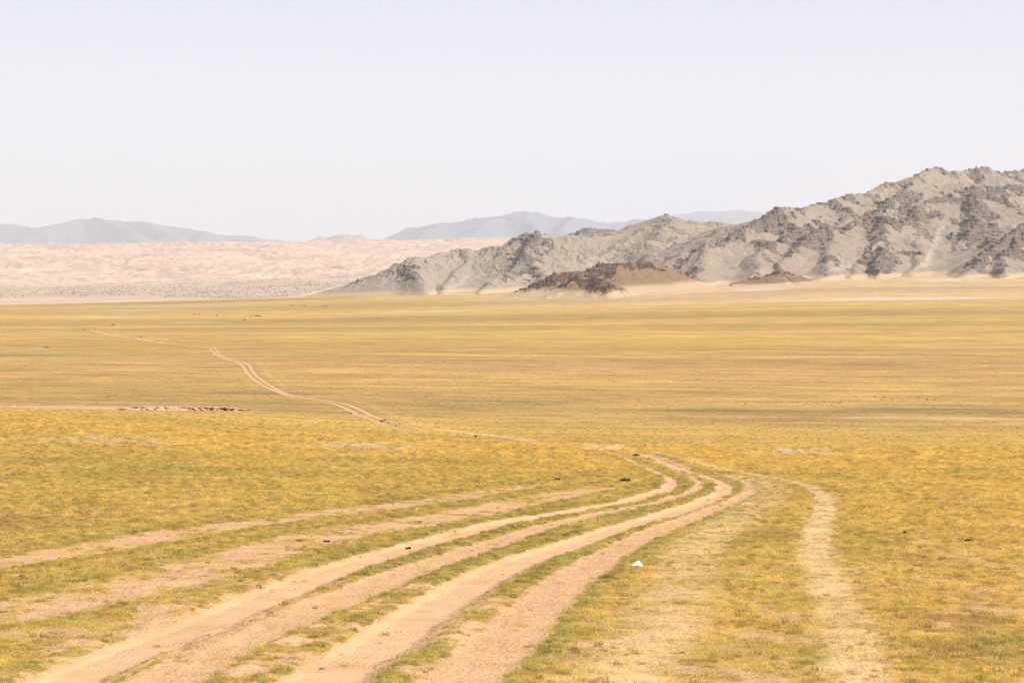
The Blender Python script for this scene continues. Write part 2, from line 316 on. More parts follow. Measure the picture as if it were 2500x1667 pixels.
    # sand of the ruts, broken edge
    sm_ = s.math('ADD', A['sand'], s.math('MULTIPLY', s.math('SUBTRACT', s.math('ADD', s.math('MULTIPLY', n03, .6), s.math('MULTIPLY', n1, .4)), .5), s.math('SUBTRACT', 1.5, A['sharp'])))
    sandm = s.ramp(sm_, .36, .58)
    scol = s.mix(s.ramp(n1, .35, .7), SAND, (.53, .315, .165)); scol = s.gain(scol, s.ramp(n03, .3, .7, .93, 1.05))
    fl = s.n('ShaderNodeTexVoronoi'); fl.inputs['Scale'].default_value = 9.0; s.link(s.pos, fl.inputs['Vector'])
    flk = s.math('MULTIPLY', s.math('LESS_THAN', fl.outputs['Distance'], .15), s.math('SUBTRACT', .8, A['sharp'], clamp=True))
    flk = s.math('MULTIPLY', flk, s.ramp(n03, .45, .6)); scol = s.mix(s.math('MULTIPLY', s.math('SUBTRACT', 1.0, A['sharp']), s.ramp(n03, .38, .66, .0, .55)), scol, (.47, .285, .135)); scol = s.mix(flk, scol, (.24, .14, .06))
    col = s.mix(sandm, col, scol)
    h = s.math('ADD', s.math('MULTIPLY', n03, .55), s.math('MULTIPLY', n01, .35)); h = s.math('ADD', h, s.math('MULTIPLY', n1, .5))
    h = s.math('MULTIPLY', h, s.math('SUBTRACT', 1.0, s.math('MULTIPLY', A['sharp'], .75)))
    tw = s.math('SINE', s.math('MULTIPLY', s.math('ADD', A['lat'], s.math('MULTIPLY', n5, .10)), 70)); h = s.math('ADD', h, s.math('MULTIPLY', tw, s.math('MULTIPLY', A['sharp'], s.ramp(s.noise(2.6, 2, .5), .42, .6, 0, .03))))
    return s.out(col, h, .85, .11)
def m_tuft():
    s = NT('steppe grass'); oi = s.n('ShaderNodeObjectInfo').outputs['Random']
    g = s.attr('tint', 'INSTANCER'); br = s.attr('brown', 'INSTANCER')
    c = s.mix(g, (.81, .59, .168), (.46, .42, .115)); c = s.mix(s.math('MULTIPLY', br, .8), c, (.55, .33, .14)); c = s.mix(s.math('MULTIPLY', s.attr('worn', 'INSTANCER'), .7), c, (.80, .62, .34))
    c = s.gain(c, s.ramp(s.math('FRACT', s.math('MULTIPLY', oi, 13.7)), 0, 1, .62, 1.28))
    c = s.mix(s.ramp(oi, .8, .9, 0, .55), c, (.82, .62, .30))
    s.link(c, s.b.inputs['Base Color']); s.b.inputs['Roughness'].default_value = .75
    tr = s.n('ShaderNodeBsdfTranslucent'); s.link(c, tr.inputs[0]); mx = s.n('ShaderNodeMixShader'); mx.inputs[0].default_value = .5
    s.link(s.b.outputs[0], mx.inputs[1]); s.link(tr.outputs[0], mx.inputs[2]); s.link(mx.outputs[0], s.t.nodes['Material Output'].inputs[0]); return s.m
def m_rock(name, gravel, gravel2, rock, rock2, foot=(.46, .345, .21), cell=14):
    s = NT(name); R = s.attr('rock'); FT = s.attr('foot'); W = s.attr('wash')
    n60 = s.noise(90, 5, .6); n8 = s.noise(9, 4, .65); n2 = s.noise(2.2, 3, .6)
    col = s.mix(s.ramp(n60, .35, .68), gravel, gravel2); col = s.gain(col, s.ramp(n8, .3, .7, .84, 1.1))
    vo = s.n('ShaderNodeTexVoronoi'); vo.inputs['Scale'].default_value = 1/5.5; s.link(s.pos, vo.inputs['Vector'])
    sc = s.math('MULTIPLY', s.math('LESS_THAN', vo.outputs['Distance'], .26), s.ramp(s.noise(45, 4, .6), .46, .62))
    col = s.mix(s.math('MULTIPLY', sc, .55), col, (.15, .13, .085))
    strat = s.noise(16, 4, .7, 1.2, sc=(.35, .35, 2.4))
    rc = s.mix(s.ramp(strat, .38, .62), rock, rock2); rc = s.gain(rc, s.ramp(n2, .3, .72, .75, 1.15))
    rm = s.ramp(s.math('ADD', R, s.math('MULTIPLY', s.math('SUBTRACT', s.noise(11, 5, .7), .5), 1.1)), .38, .62)
    col = s.mix(rm, col, rc)
    col = s.mix(s.math('MULTIPLY', W, s.ramp(n8, .35, .6, .1, .6)), col, (.50, .44, .37))
    col = s.mix(s.ramp(s.math('ADD', FT, s.math('MULTIPLY', s.math('SUBTRACT', n60, .5), .5)), .25, .8), col, foot)
    h = s.math('ADD', s.math('MULTIPLY', s.math('ADD', strat, n2), s.math('ADD', .25, rm)), s.math('MULTIPLY', n8, .5))
    return s.out(col, h, .9, 2.6)
def m_dune():
    s = NT('dune sand'); n = s.noise(260, 4, .6, sc=(.6, 1, 1)); f = s.noise(26, 4, .7)
    c = s.mix(s.ramp(n, .35, .65), (.58, .435, .34), (.50, .37, .285)); c = s.gain(c, s.ramp(f, .3, .7, .93, 1.05))
    c = s.mix(s.math('MULTIPLY', s.attr('scrub'), s.ramp(s.noise(60, 5, .7, sc=(.4, 1, 1)), .38, .62, .25, .9)), c, (.40, .325, .26)); return s.out(c, s.math('ADD', f, s.noise(90, 4, .6)), .8, 5)
def m_simple(name, c1, c2, size=.05, rough=.9, bd=.01, spec=None):
    s = NT(name, rough); n = s.noise(size, 4, .6); c = s.mix(s.ramp(n, .35, .68), c1, c2); return s.out(c, n, .6, bd)
def m_blue(name, a, b):
    s = NT(name); n = s.noise(500, 6, .65); n2 = s.noise(120, 4, .7); c = s.mix(s.ramp(s.math('ADD', s.math('MULTIPLY', n, .6), s.math('MULTIPLY', n2, .4)), .4, .6), a, b); return s.out(c, n2, .8, 20)

# ------------------------------------------------------------------ mesh helpers
def link(o): SC.collection.objects.link(o); return o
def tag(o, label=None, cat=None, group=None, kind=None):
    if label: o['label'] = label
    if cat: o['category'] = cat
    if group: o['group'] = group
    if kind: o['kind'] = kind
    return o
def grid_mesh(name, X, Y, Z, mat, attrs=None, keep=None, wrap=False, smooth=True):
    """X,Y,Z (rows, cols)"""
    nr, nc = X.shape; co = np.stack([X, Y, Z], -1).reshape(-1, 3).astype(np.float32)
    idx = np.arange(nr*nc).reshape(nr, nc)
    nx = np.roll(idx, -1, 1) if wrap else idx
    if wrap: a = idx[:-1]; b = nx[:-1]; c = nx[1:]; d = idx[1:]
    else: a = idx[:-1, :-1]; b = idx[:-1, 1:]; c = idx[1:, 1:]; d = idx[1:, :-1]
    q = np.stack([a, b, c, d], -1).reshape(-1, 4)
    if keep is not None:
        kf = keep.reshape(-1)[q].any(1); q = q[kf]
        used = np.zeros(nr*nc, bool); used[q.reshape(-1)] = True; remap = np.cumsum(used)-1; q = remap[q]; co = co[used]
        attrs = {k_: v.reshape(-1)[used] for k_, v in (attrs or {}).items()}
    me = bpy.data.meshes.new(name); me.vertices.add(len(co)); me.vertices.foreach_set('co', co.reshape(-1))
    me.loops.add(len(q)*4); me.loops.foreach_set('vertex_index', q.reshape(-1).astype(np.int32))
    me.polygons.add(len(q)); me.polygons.foreach_set('loop_start', (np.arange(len(q))*4).astype(np.int32))
    me.polygons.foreach_set('use_smooth', np.full(len(q), smooth))
    me.update(calc_edges=True)
    for k_, v in (attrs or {}).items():
        at_ = me.attributes.new(k_, 'FLOAT', 'POINT'); at_.data.foreach_set('value', np.asarray(v, np.float32).reshape(-1))
    me.materials.append(mat); o = bpy.data.objects.new(name, me); link(o); return o
def rawmesh(name, co, faces, mat, smooth=True):
    me = bpy.data.meshes.new(name); me.from_pydata([tuple(c) for c in co], [], [tuple(f) for f in faces]); me.update()
    me.materials.append(mat)
    if smooth: me.polygons.foreach_set('use_smooth', np.ones(len(me.polygons), bool))
    return bpy.data.objects.new(name, me)

# ------------------------------------------------------------------ ground: one sheet to the horizon
A0 = math.atan(1250/F)
ang = np.concatenate([np.linspace(-A0*1.22, A0*1.22, 1080), np.linspace(A0*1.22, 2*math.pi-A0*1.22, 66)[1:-1]])
yy = lambda y0, y1, n: 1/np.linspace(1/y0, 1/y1, n, endpoint=False)
radii = np.concatenate([[1.0, 2, 4, 7, 11, 16, 21, 25], yy(28, 125, 760), np.exp(np.linspace(math.log(125), math.log(330), 110, endpoint=False)),
        np.exp(np.linspace(math.log(330), math.log(5000), 560, endpoint=False)), np.exp(np.linspace(math.log(5000), math.log(90000), 50))])
RR, AA = np.meshgrid(radii, ang, indexing='ij'); GX = RR*np.sin(AA); GY = RR*np.cos(AA)
cv = cover(GX, GY)
def zdetail(X, Y, c):
    R = np.hypot(X, Y); nearw = ss(260, 150, R)
    rough = (1-c['sharp']*.85)
    z = c['dz'] + nearw*rough*(fbm(X, Y, .55, 3, 12)*.022 + fbm(X, Y, 2.7, 2, 15)*.035) + fbm(X, Y, 14, 3, 18)*.10*ss(20, 60, R)*ss(300, 200, R)+fbm(X, Y, 37, 2, 19)*.35*ss(60, 105, R)*ss(330, 220, R)
    lug = nearw*c['sand']*(1-c['sharp'])*ridged(X, Y, .42, 2, 22)*.018
    return z+lug
GZ = zbase(GX, GY)+zdetail(GX, GY, cv)
# the cut bank: ground drops on the near side of the lip
bx0, by0 = at(280, 1001); bx1, by1 = at(606, 1003)
fan = ss(2500, 3900, RR)*ss(900, 1500, 1250+F*GX/np.maximum(GY, 1))*(GY > 0)
rd = 1-.0*RR
attrs = {k_: cv[k_] for k_ in ('sand', 'worn', 'green', 'brown', 'bare', 'stony', 'pale', 'gold', 'sharp', 'lush', 'lat')}
attrs['brown'] = np.clip(attrs['brown']+.45*ss(330, 480, RR)*ss(1250, 800, RR), 0, 1); attrs['fan'] = fan; attrs['dist'] = RR
ground = grid_mesh('ground', GX, GY, GZ, m_ground(), attrs, wrap=True); tag(ground, kind='structure')
bmc = bmesh.new(); bmc.from_mesh(ground.data); bmc.verts.ensure_lookup_table()
vs_ = [bmc.verts[i] for i in range(len(ang))]; f_ = bmc.faces.new(vs_); f_.material_index = 0; bmc.to_mesh(ground.data); bmc.free()
def zground(X, Y):
    X = np.asarray(X, float); Y = np.asarray(Y, float); c = cover(np.atleast_1d(X), np.atleast_1d(Y)); return zbase(np.atleast_1d(X), np.atleast_1d(Y))+zdetail(np.atleast_1d(X), np.atleast_1d(Y), c)
def gp(u, v):
    x, y = at(u, v); return Vector((x, y, float(zground(x, y)[0])))

# ------------------------------------------------------------------ hills
def P3(u, v, Y): return ((u-1250)/F*Y, Y, (600-v)/F*Y)
def hills(name, ridges, u0, u1, y0, y1, nu, ny, mat, S1=.42, L=70, S2=.17, warp=25, gul=16, gsc=150, crag=5, rockt=.0, rocks=(), strat=3.5, seed=0, rockamp=6, foot=9, washes=(), logy=False, basez=None, teeth=3, hi_rock=.5, fine=None, rsc=45):
    Y0_ = y0; us = np.linspace(u0, u1, nu); ys = np.linspace(y0, y1, ny) if fine is None else np.concatenate([np.linspace(y0, fine[0], int(ny*.05), endpoint=False), np.linspace(fine[0], fine[1], int(ny*.8), endpoint=False), np.linspace(fine[1], y1, int(ny*.15))])
    YY, UU = np.meshgrid(ys, us, indexing='ij'); XX = (UU-1250)/F*YY
    sc = gsc/150
    wx = XX+fbm(XX, YY, 110*sc, 4, seed+1)*warp; wy = YY+fbm(XX, YY, 110*sc, 4, seed+2)*warp
    z = np.full(XX.shape, -1e9); dm = np.full(XX.shape, 1e9)
    for r in ridges:
        opt = {}
        if isinstance(r, tuple): r, opt = r
        pts = [P3(*p) for p in r]; s1 = opt.get('S1', S1); l = opt.get('L', L); s2 = opt.get('S2', S2); zz = np.full(XX.shape, -1e9)
        asym = opt.get('asym', 1.0); wk = opt.get('w', 1.0)
        qx = XX+(wx-XX)*wk; qy = YY+(wy-YY)*wk
        for a, b in zip(pts[:-1], pts[1:]):
            dx = b[0]-a[0]; dy = b[1]-a[1]; L2 = dx*dx+dy*dy+1e-6
            t = np.clip(((qx-a[0])*dx+(qy-a[1])*dy)/L2, 0, 1); d = np.hypot(qx-a[0]-t*dx, qy-a[1]-t*dy); rr_ = 9*sc if Y0_ < 9000 else 25; d = np.sqrt(d*d+rr_**2)-rr_
            if asym != 1.0: d = np.where(qx < a[0]+t*dx, d*asym, d)
            zz = np.maximum(zz, a[2]+t*(b[2]-a[2])-(s1*l*(1-np.exp(-d/l))+s2*d)); dm = np.minimum(dm, d)
        kk = 20*sc if Y0_ < 9000 else 60; z = np.maximum(z, zz)+np.where(z > -1e8, ss(0, 2.2*kk, dm)*kk*.25*(np.maximum(kk-np.abs(z-zz), 0)/kk)**2, 0)
        
    zg = zbase(XX, YY) if basez is None else basez(XX, YY)
    h = z-zg
    hh = np.clip(h/60, 0, 1)
    g = ridged(wx*1.0, wy*.45, gsc*.55, 4, seed+5)       # gullies run down towards the plain
    z = z+(g-.45)*gul*hh*ss(0, 60*sc, dm)+(ridged(wx, wy*.5, gsc*.2, 4, seed+6, .6)-.3)*(gul*.15+3.5)*hh
    rk = fbm(XX, YY*.6, rsc*sc, 5, seed+8, .6)*1.7+hi_rock*ss(70*sc, 0, dm)+rockt
    for (ru, rv, rr, st) in rocks:      # named outcrops
        # position on the slope by its azimuth and height
        vv = 600-F*z/YY; q = ((UU-ru)/rr)**2+((vv-rv)/(rr*.7))**2; rk = rk+st*np.exp(-q)
    rm = ss(.10, .75, rk)*ss(2, 10, h)
    r1 = ridged(XX, YY*.6, 34*sc, 4, seed+11, .6); 
    z = z+rm*(r1*rockamp)+crag*.35*fbm(XX, YY, 22*sc, 3, seed+14)*hh*(.3+.9*rm)
    z = z+teeth*ss(22*sc, 0, dm)*(ridged(XX, YY, 38*sc, 4, seed+21, .55)+.1)*ss(8, 30, h)
    if strat:
        q = z/(strat*2.3)+.7*fbm(XX, YY, 60*sc, 3, seed+17)+XX*.002
        fr = q-np.floor(q); step = ss(.5, .95, fr)-fr
        z = z+rm*step*strat*2.3
    wash = np.zeros(XX.shape)
    for (pl, wd) in washes:
        pts = np.array([((u-1250)/F*y, y) for (u, y) in pl]); d, _, _ = seg_dist(XX+fbm(XX, YY, 40, 2, 3)*6, YY, pts); wash = np.maximum(wash, np.exp(-(d/wd)**2))
    ew = (u1-u0)*.07; z = z-(1-ss(0, ew, UU-u0)*ss(0, ew, u1-UU))*max(80, .02*y0)-(1-ss(y0, y0+(y1-y0)*.06, YY))*80
    h = z-zg
    ft = ss(foot*1.4, 0, h)
    o = grid_mesh(name, XX, YY, z, mat, {'rock': rm, 'foot': ft, 'wash': wash}, keep=(h > -3))
    tag(o, kind='structure'); return o
M_MAIN = m_rock('grey granite slope', (.27, .22, .175), (.33, .26, .20), (.15, .12, .105), (.28, .225, .18))
M_BUTT = m_rock('butte scree', (.295, .25, .20), (.345, .285, .225), (.145, .13, .12), (.30, .25, .205))
M_CONE = m_rock('smooth olive hill', (.29, .24, .18), (.34, .275, .205), (.22, .19, .165), (.33, .27, .22))
M_DARK = m_rock('dark volcanic knoll', (.22, .15, .085), (.27, .165, .09), (.08, .054, .04), (.19, .12, .075))
M_BACK = m_rock('far grey crag', (.27, .25, .21), (.30, .27, .22), (.15, .14, .13), (.25, .22, .19))
# main mountain
hills('rocky_mountain', [
  ([(1800,575,4700),(1823,556,4760),(1856,549,4800),(1881,530,4850),(1899,516,4900),(1917,511,4940),(1950,514,5000),(1966,514,5030),(1986,504,5080),(2002,507,5110),(2038,489,5180),(2073,486,5250),(2080,480,5280),(2120,475,5360),(2156,455,5430),(2192,450,5500),(2243,430,5600),(2264,418,5650),(2275,414,5680),(2297,417,5740),(2319,424,5800),(2347,422,5850),(2362,417,5870),(2405,413,5900),(2445,427,5960),(2478,421,6000),(2500,418,6050),(2700,405,6200),(2950,450,6300)], {'w': .35}),
  ([(1950,514,5000),(1935,560,4800),(1918,600,4620)], {}),
  ([(2073,486,5250),(2060,525,5060),(2050,560,4900)], {}),
  ([(2243,430,5600),(2205,470,5400),(2160,500,5250)], {}),
  ([(2076,553,4800),(2120,530,4860),(2163,513,4930),(2199,518,4980),(2257,499,5050),(2311,485,5130),(2345,470,5200),(2373,461,5260),(2500,463,5350),(2720,470,5500)], {'w': .6}),
  ([(2163,513,4930),(2160,550,4760),(2155,585,4600),(2150,625,4430),(2145,655,4310),(2142,686,4170)], {'asym': 1.25, 'w': .7}),
  ([(2155,585,4600),(2120,620,4480),(2085,655,4330),(2068,686,4180)], {'w': .7}),
  ([(2257,499,5050),(2235,540,4880),(2245,590,4700),(2240,635,4480),(2232,676,4290)], {'w': .7}),
  ([(2373,461,5260),(2380,510,5050),(2370,560,4850),(2345,610,4660)], {'w': .7}),
  ([(2720,490,4900),(2600,515,4800),(2520,542,4650),(2470,575,4520),(2430,605,4420),(2385,640,4300),(2360,662,4210),(2340,686,4110)], {'asym': 1.15}),
  ([(2500,560,4600),(2480,610,4400),(2450,650,4250),(2435,680,4110)], {}),
  ([(2080,570,4720),(2050,566,4660),(2011,561,4580),(1985,574,4520),(1955,594,4450),(1930,620,4380),(1905,660,4260)], {'asym': 1.3, 'w': .6}),
  ([(2011,561,4580),(2030,610,4430),(2020,650,4300),(2014,688,4140)], {}),
  ([(1570,692,4230),(1640,640,4340),(1686,614,4380),(1722,597,4400),(1769,599,4420),(1823,600,4440),(1867,591,4460),(1903,598,4480),(1925,615,4440)], {'w': .6}),
  ([(1722,597,4400),(1715,640,4260),(1710,696,4070)], {}), ([(1867,591,4460),(1845,640,4300),(1838,692,4080)], {}),
  ([(1760,570,5000),(1772,558,5050),(1790,562,5000)], {}),
 ], 1480, 2960, 3950, 6500, 1300, 1150, M_MAIN, seed=100, S1=.42, L=80, S2=.22, warp=26, gul=7, gsc=150, crag=8, rockt=-.50, strat=3.4, rockamp=7, teeth=4.5, hi_rock=.75, fine=(4150, 5700), rsc=50,
 rocks=[(1985,585,45,1.0),(2150,640,50,.9),(1880,545,60,.6),(2180,520,80,.5),(2420,490,120,.6),(2440,610,70,.7),(1840,600,60,.5),(2290,650,60,-.6),(2200,600,60,-.4),(2060,620,50,-.3),(1790,650,90,-.7),(1950,660,60,-.5)],
 washes=[([(2300,4900),(2275,4650),(2262,4450),(2200,4300),(2120,4200)], 5), ([(2480,4700),(2400,4550),(2320,4420),(2266,4380)], 5), ([(2150,4550),(2090,4380),(2020,4250),(1990,4180)], 4)])
# butte and its left-hand shoulders
hills('butte_hill', [
  ([(770,719,4480),(815,705,4490),(860,693,4500),(880,684,4480),(904,686,4470),(940,675,4470),(969,660,4480),(991,640,4500),(1005,631,4520),(1031,634,4560),(1067,624,4620),(1099,617,4660),(1121,610,4680),(1139,611,4700),(1161,616,4720),(1190,607,4720),(1211,605,4700),(1240,600,4700),(1262,588,4700)], {'w': .25}),
  ([(1262,580,4690),(1284,572,4690),(1316,571,4700),(1338,576,4720)], {'S1': .75, 'L': 38, 'S2': .26, 'w': .15}),
  ([(1338,576,4720),(1356,592,4740),(1392,614,4760),(1443,640,4760)], {'w': .25}),
  ([(1300,574,4690),(1288,605,4600),(1283,635,4500),(1250,660,4400),(1200,688,4270),(1172,714,4170)], {'asym': 1.35, 'w': .5}),
  ([(1283,635,4500),(1330,662,4400),(1345,690,4300),(1350,712,4190)], {}),
  ([(1005,631,4520),(1012,660,4430),(1026,690,4330),(1045,718,4190)], {'w': .6}),
  ([(1161,616,4720),(1130,655,4560),(1090,690,4400),(1078,716,4240)], {'w': .6}),
 ], 690, 1580, 4050, 5300, 900, 700, M_BUTT, seed=200, S1=.45, L=60, S2=.25, warp=16, gul=10, gsc=110, crag=3, rockt=-.42, strat=3.2, rockamp=5, teeth=2.5, hi_rock=.25, fine=(4200, 4900), rsc=30,
 rocks=[(1295,590,42,1.1),(1285,640,30,.8),(1250,672,45,.6),(990,665,30,1.2),(1015,676,14,.7),(1125,617,26,.8),(1330,600,30,.5),(880,690,20,.7),(1170,650,30,-.4),(1400,640,60,-.4),(1320,660,60,.25)],
 washes=[([(1160,4560),(1120,4420),(1090,4330)], 4)])
# conical hill and the smooth saddle behind
hills('conical_hill', [
  ([(1330,590,5500),(1356,584,5500),(1385,577,5520),(1428,580,5560),(1482,580,5620),(1537,568,5700),(1591,549,5750),(1612,535,5760),(1627,527,5760),(1640,532,5770),(1667,541,5800),(1704,544,5850),(1758,545,5850),(1795,553,5850),(1840,562,5850)], {'w': .25}),
  ([(1640,645,4780),(1584,590,5150),(1640,595,5200),(1720,600,5150)], {'S1': .3, 'L': 90, 'w': .3}),
  ([(1450,645,5000),(1500,612,5150),(1584,590,5200)], {'S1': .3, 'L': 90, 'w': .3}),
  ([(1627,527,5760),(1625,570,5500)], {}),
 ], 1290, 1960, 4650, 6400, 700, 420, M_CONE, seed=300, S1=.36, L=90, S2=.17, warp=25, gul=12, gsc=170, crag=2, rockt=-.65, strat=3, rockamp=5, teeth=2.5, foot=2, hi_rock=.3,
 rocks=[(1627,530,22,1.0),(1400,578,30,.7),(1470,600,40,.5),(1640,585,40,.8),(1720,560,70,.4),(1700,590,40,.5)])
hills('back_crags', [
  ([(1385,590,7200),(1408,575,7200),(1420,563,7200),(1432,560,7200),(1455,564,7250),(1479,562,7300),(1510,566,7300),(1537,563,7300),(1570,572,7300)], {'w': .2}),
  ([(1800,575,9000),(1822,556,9000),(1835,550,9000),(1845,542,9000),(1862,548,9000),(1885,562,9000)], {'w': .1}),
 ], 1340, 1920, 6800, 9600, 420, 160, M_BACK, seed=350, S1=.5, L=60, S2=.22, warp=20, gul=12, gsc=150, rockt=.4, teeth=5, foot=2)
# dark knolls in front
hills('dark_knoll', [
  ([(1225,726,3900),(1272,709,3900),(1300,698,3905),(1325,689,3910),(1356,674,3920),(1392,669,3930),(1428,669,3950),(1445,660,3970),(1464,650,3990),(1501,649,4010),(1555,645,4040),(1602,647,4070),(1630,654,4090),(1665,672,4110)], {'w': .25, 'asym': 1.0}),
  ([(1340,720,3720),(1365,712,3725),(1392,702,3735),(1428,687,3750),(1457,680,3760),(1482,692,3750),(1505,706,3730),(1532,722,3700)], {'w': .25}),
  ([(1428,669,3950),(1400,690,3850)], {}), ([(1457,680,3760),(1470,705,3680),(1480,718,3650)], {}),
 ], 1150, 1850, 3450, 4350, 720, 520, M_DARK, seed=400, S1=.36, L=36, S2=.25, warp=14, gul=6, gsc=70, crag=2, rockt=-.25, strat=2, rockamp=5, teeth=3, foot=16, hi_rock=.75,
 rocks=[(1350,690,40,.7),(1470,695,45,.7),(1420,672,25,.4),(1560,665,25,.5),(1500,655,30,.3),(1600,690,60,-.5),(1420,715,40,-.4),(1380,720,30,-.4)])
hills('low_dark_knoll', [
  ([(1795,692,4080),(1820,684,4080),(1845,677,4085),(1865,677,4090),(1885,671,4095),(1907,660,4100),(1922,665,4100),(1945,677,4100),(1965,686,4100)], {'w': .2}),
 ], 1770, 2000, 3950, 4300, 320, 180, M_DARK, seed=450, S1=.4, L=26, S2=.14, warp=8, gul=3, gsc=50, crag=1.5, rockt=-.1, strat=1.6, rockamp=3, teeth=2.5, foot=4, hi_rock=.6)
# far ranges
far_base = lambda X, Y: -((620-600)/F*Y)+0*X
MB1 = m_blue('far range haze-tinted rock', (.13, .15, .19), (.20, .21, .235)); MB2 = m_blue('far sandy range', (.42, .33, .26), (.30, .26, .22))  # bluish range colour has distance haze mixed into it
def far_range(name, line, Y, u0, u1, mat, seed, depth=6500, spurs=()):
    r = [([(u, v, Y) for u, v in line], {'w': .15})]
    for s_ in spurs: r.append(([(u, v, Y-k_*depth) for (u, v, k_) in s_], {'w': .5}))
    sc = Y/5000
    return hills(name, r, u0, u1, Y-depth*1.3, Y+depth, 560, 300, mat, S1=.40, L=900, S2=.13, warp=500, gul=230, gsc=2400, crag=50, rockt=-.3, strat=0, rockamp=8, teeth=7, foot=1, seed=seed, basez=far_base)
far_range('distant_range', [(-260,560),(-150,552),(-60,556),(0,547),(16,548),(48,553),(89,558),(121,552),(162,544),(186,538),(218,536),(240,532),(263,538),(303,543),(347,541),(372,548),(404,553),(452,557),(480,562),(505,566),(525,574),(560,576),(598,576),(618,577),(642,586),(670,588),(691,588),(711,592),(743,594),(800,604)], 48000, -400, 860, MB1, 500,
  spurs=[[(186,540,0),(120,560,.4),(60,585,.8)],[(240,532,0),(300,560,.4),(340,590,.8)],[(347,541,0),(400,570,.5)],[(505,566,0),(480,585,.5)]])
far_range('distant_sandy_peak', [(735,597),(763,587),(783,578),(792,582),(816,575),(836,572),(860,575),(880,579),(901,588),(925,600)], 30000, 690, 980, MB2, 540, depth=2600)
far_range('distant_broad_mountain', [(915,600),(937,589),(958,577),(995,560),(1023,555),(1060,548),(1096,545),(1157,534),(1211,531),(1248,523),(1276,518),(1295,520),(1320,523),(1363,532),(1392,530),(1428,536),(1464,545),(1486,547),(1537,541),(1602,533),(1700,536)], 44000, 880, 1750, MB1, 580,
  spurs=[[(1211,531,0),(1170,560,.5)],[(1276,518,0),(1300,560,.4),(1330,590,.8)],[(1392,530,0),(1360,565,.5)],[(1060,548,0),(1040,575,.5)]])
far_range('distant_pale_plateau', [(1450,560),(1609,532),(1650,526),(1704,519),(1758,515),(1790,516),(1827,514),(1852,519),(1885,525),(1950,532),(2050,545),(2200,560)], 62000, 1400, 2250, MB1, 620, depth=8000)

# ------------------------------------------------------------------ dune field
DV = [(4550, 750), (4750, 746), (5250, 728), (6000, 706), (6800, 684), (8200, 646), (9600, 616), (10800, 600), (11400, 598), (12500, 604), (14500, 640)]
def zdune(X, Y):
    u = 1250+F*X/Y; v = np.interp(Y, [a for a, b in DV], [b for a, b in DV])
    sag = np.interp(u, [-400, 0, 500, 700, 950, 1200, 1500], [7, 6, 0, -1, -5, -12, -14])*ss(8000, 10500, Y)
    low = np.interp(u, [0, 400, 800, 1200], [0, -7, -18, -24])*ss(9500, 6200, Y)*.9
    z = (600-(v+sag+low))/F*Y
    am = ss(5600, 6600, Y)
    x2 = X+fbm(X, Y, 500, 3, 71)*160; y2 = Y+fbm(X, Y, 500, 3, 72)*160
    r = ridged(x2*.55+y2*.25, y2*.7, 170, 3, 73, .5); r2 = ridged(x2*.9, y2*.8, 85, 3, 76, .5)
    z = z+am*((np.maximum(r, -.2)-.45)*22+r2*7+fbm(X, Y, 700, 2, 79)*12)+(1-am)*fbm(X, Y, 160, 3, 81)*1.5
    return z, v+low
us = np.linspace(-560, 1520, 1100); ys = np.exp(np.linspace(math.log(4550), math.log(14500), 640))
YY, UU = np.meshgrid(ys, us, indexing='ij'); XX = (UU-1250)/F*YY; ZZ, VV = zdune(XX, YY)
wob = fbm(XX, YY, 300, 4, 85)*1.0+fbm(XX, YY, 60, 3, 86)*.5
yt = np.interp(UU, [0, 300, 520, 700, 850, 1000], [6050, 6050, 6150, 6250, 6200, 6100])+wob*260
yb = np.interp(UU, [0, 300, 520, 620, 700, 780, 850], [5230, 5230, 5000, 4800, 4900, 5350, 5900])+wob*60
scrub = ss(yb-30, yb+40, YY)*ss(yt+160, yt-160, YY)
dunes = grid_mesh('sand_dunes', XX, YY, ZZ, m_dune(), {'scrub': scrub}); tag(dunes, kind='structure')
# far scrub on the dune foot: thousands of bushes, nobody could count
rs = np.random.RandomState(5)
def bush_field(name, PX, PY, PZ, S, mat):
    base = np.array([(0, 0, 1), (1, 0, .35), (.3, .95, .45), (-.8, .6, .3), (-.8, -.6, .4), (.3, -.95, .3), (0, 0, -.3)])
    fc = [(0, 1, 2), (0, 2, 3), (0, 3, 4), (0, 4, 5), (0, 5, 1), (6, 2, 1), (6, 3, 2), (6, 4, 3), (6, 5, 4), (6, 1, 5)]
    n = len(PX); j = 1+(rs.rand(n, 7, 3)-.5)*.7; a = rs.rand(n)*6.28; ca = np.cos(a)[:, None]; sa = np.sin(a)[:, None]
    b = base[None]*j*S[:, None, None]; x = b[..., 0]*ca-b[..., 1]*sa; y = b[..., 0]*sa+b[..., 1]*ca
    co = np.stack([x+PX[:, None], y+PY[:, None], b[..., 2]+PZ[:, None]], -1).reshape(-1, 3)
    f = (np.array(fc)[None]+np.arange(n)[:, None, None]*7).reshape(-1, 3)
    me = bpy.data.meshes.new(name); me.vertices.add(len(co)); me.vertices.foreach_set('co', co.astype(np.float32).reshape(-1)); me.loops.add(len(f)*3); me.loops.foreach_set('vertex_index', f.reshape(-1).astype(np.int32))
    me.polygons.add(len(f)); me.polygons.foreach_set('loop_start', (np.arange(len(f))*3).astype(np.int32)); me.update(calc_edges=True); me.materials.append(mat)
    o = bpy.data.objects.new(name, me); link(o); return o
n = 26000; u = rs.uniform(-500, 1100, n); Yb = rs.uniform(4800, 6900, n); X = (u-1250)/F*Yb
wob = fbm(X, Yb, 300, 4, 85)*1.0+fbm(X, Yb, 60, 3, 86)*.5
yt = np.interp(u, [0, 300, 520, 700, 850, 1000], [6050, 6050, 6150, 6250, 6200, 6100])+wob*260
yb = np.interp(u, [0, 300, 520, 620, 700, 780, 850], [5230, 5230, 5000, 4800, 4900, 5350, 5900])+wob*60
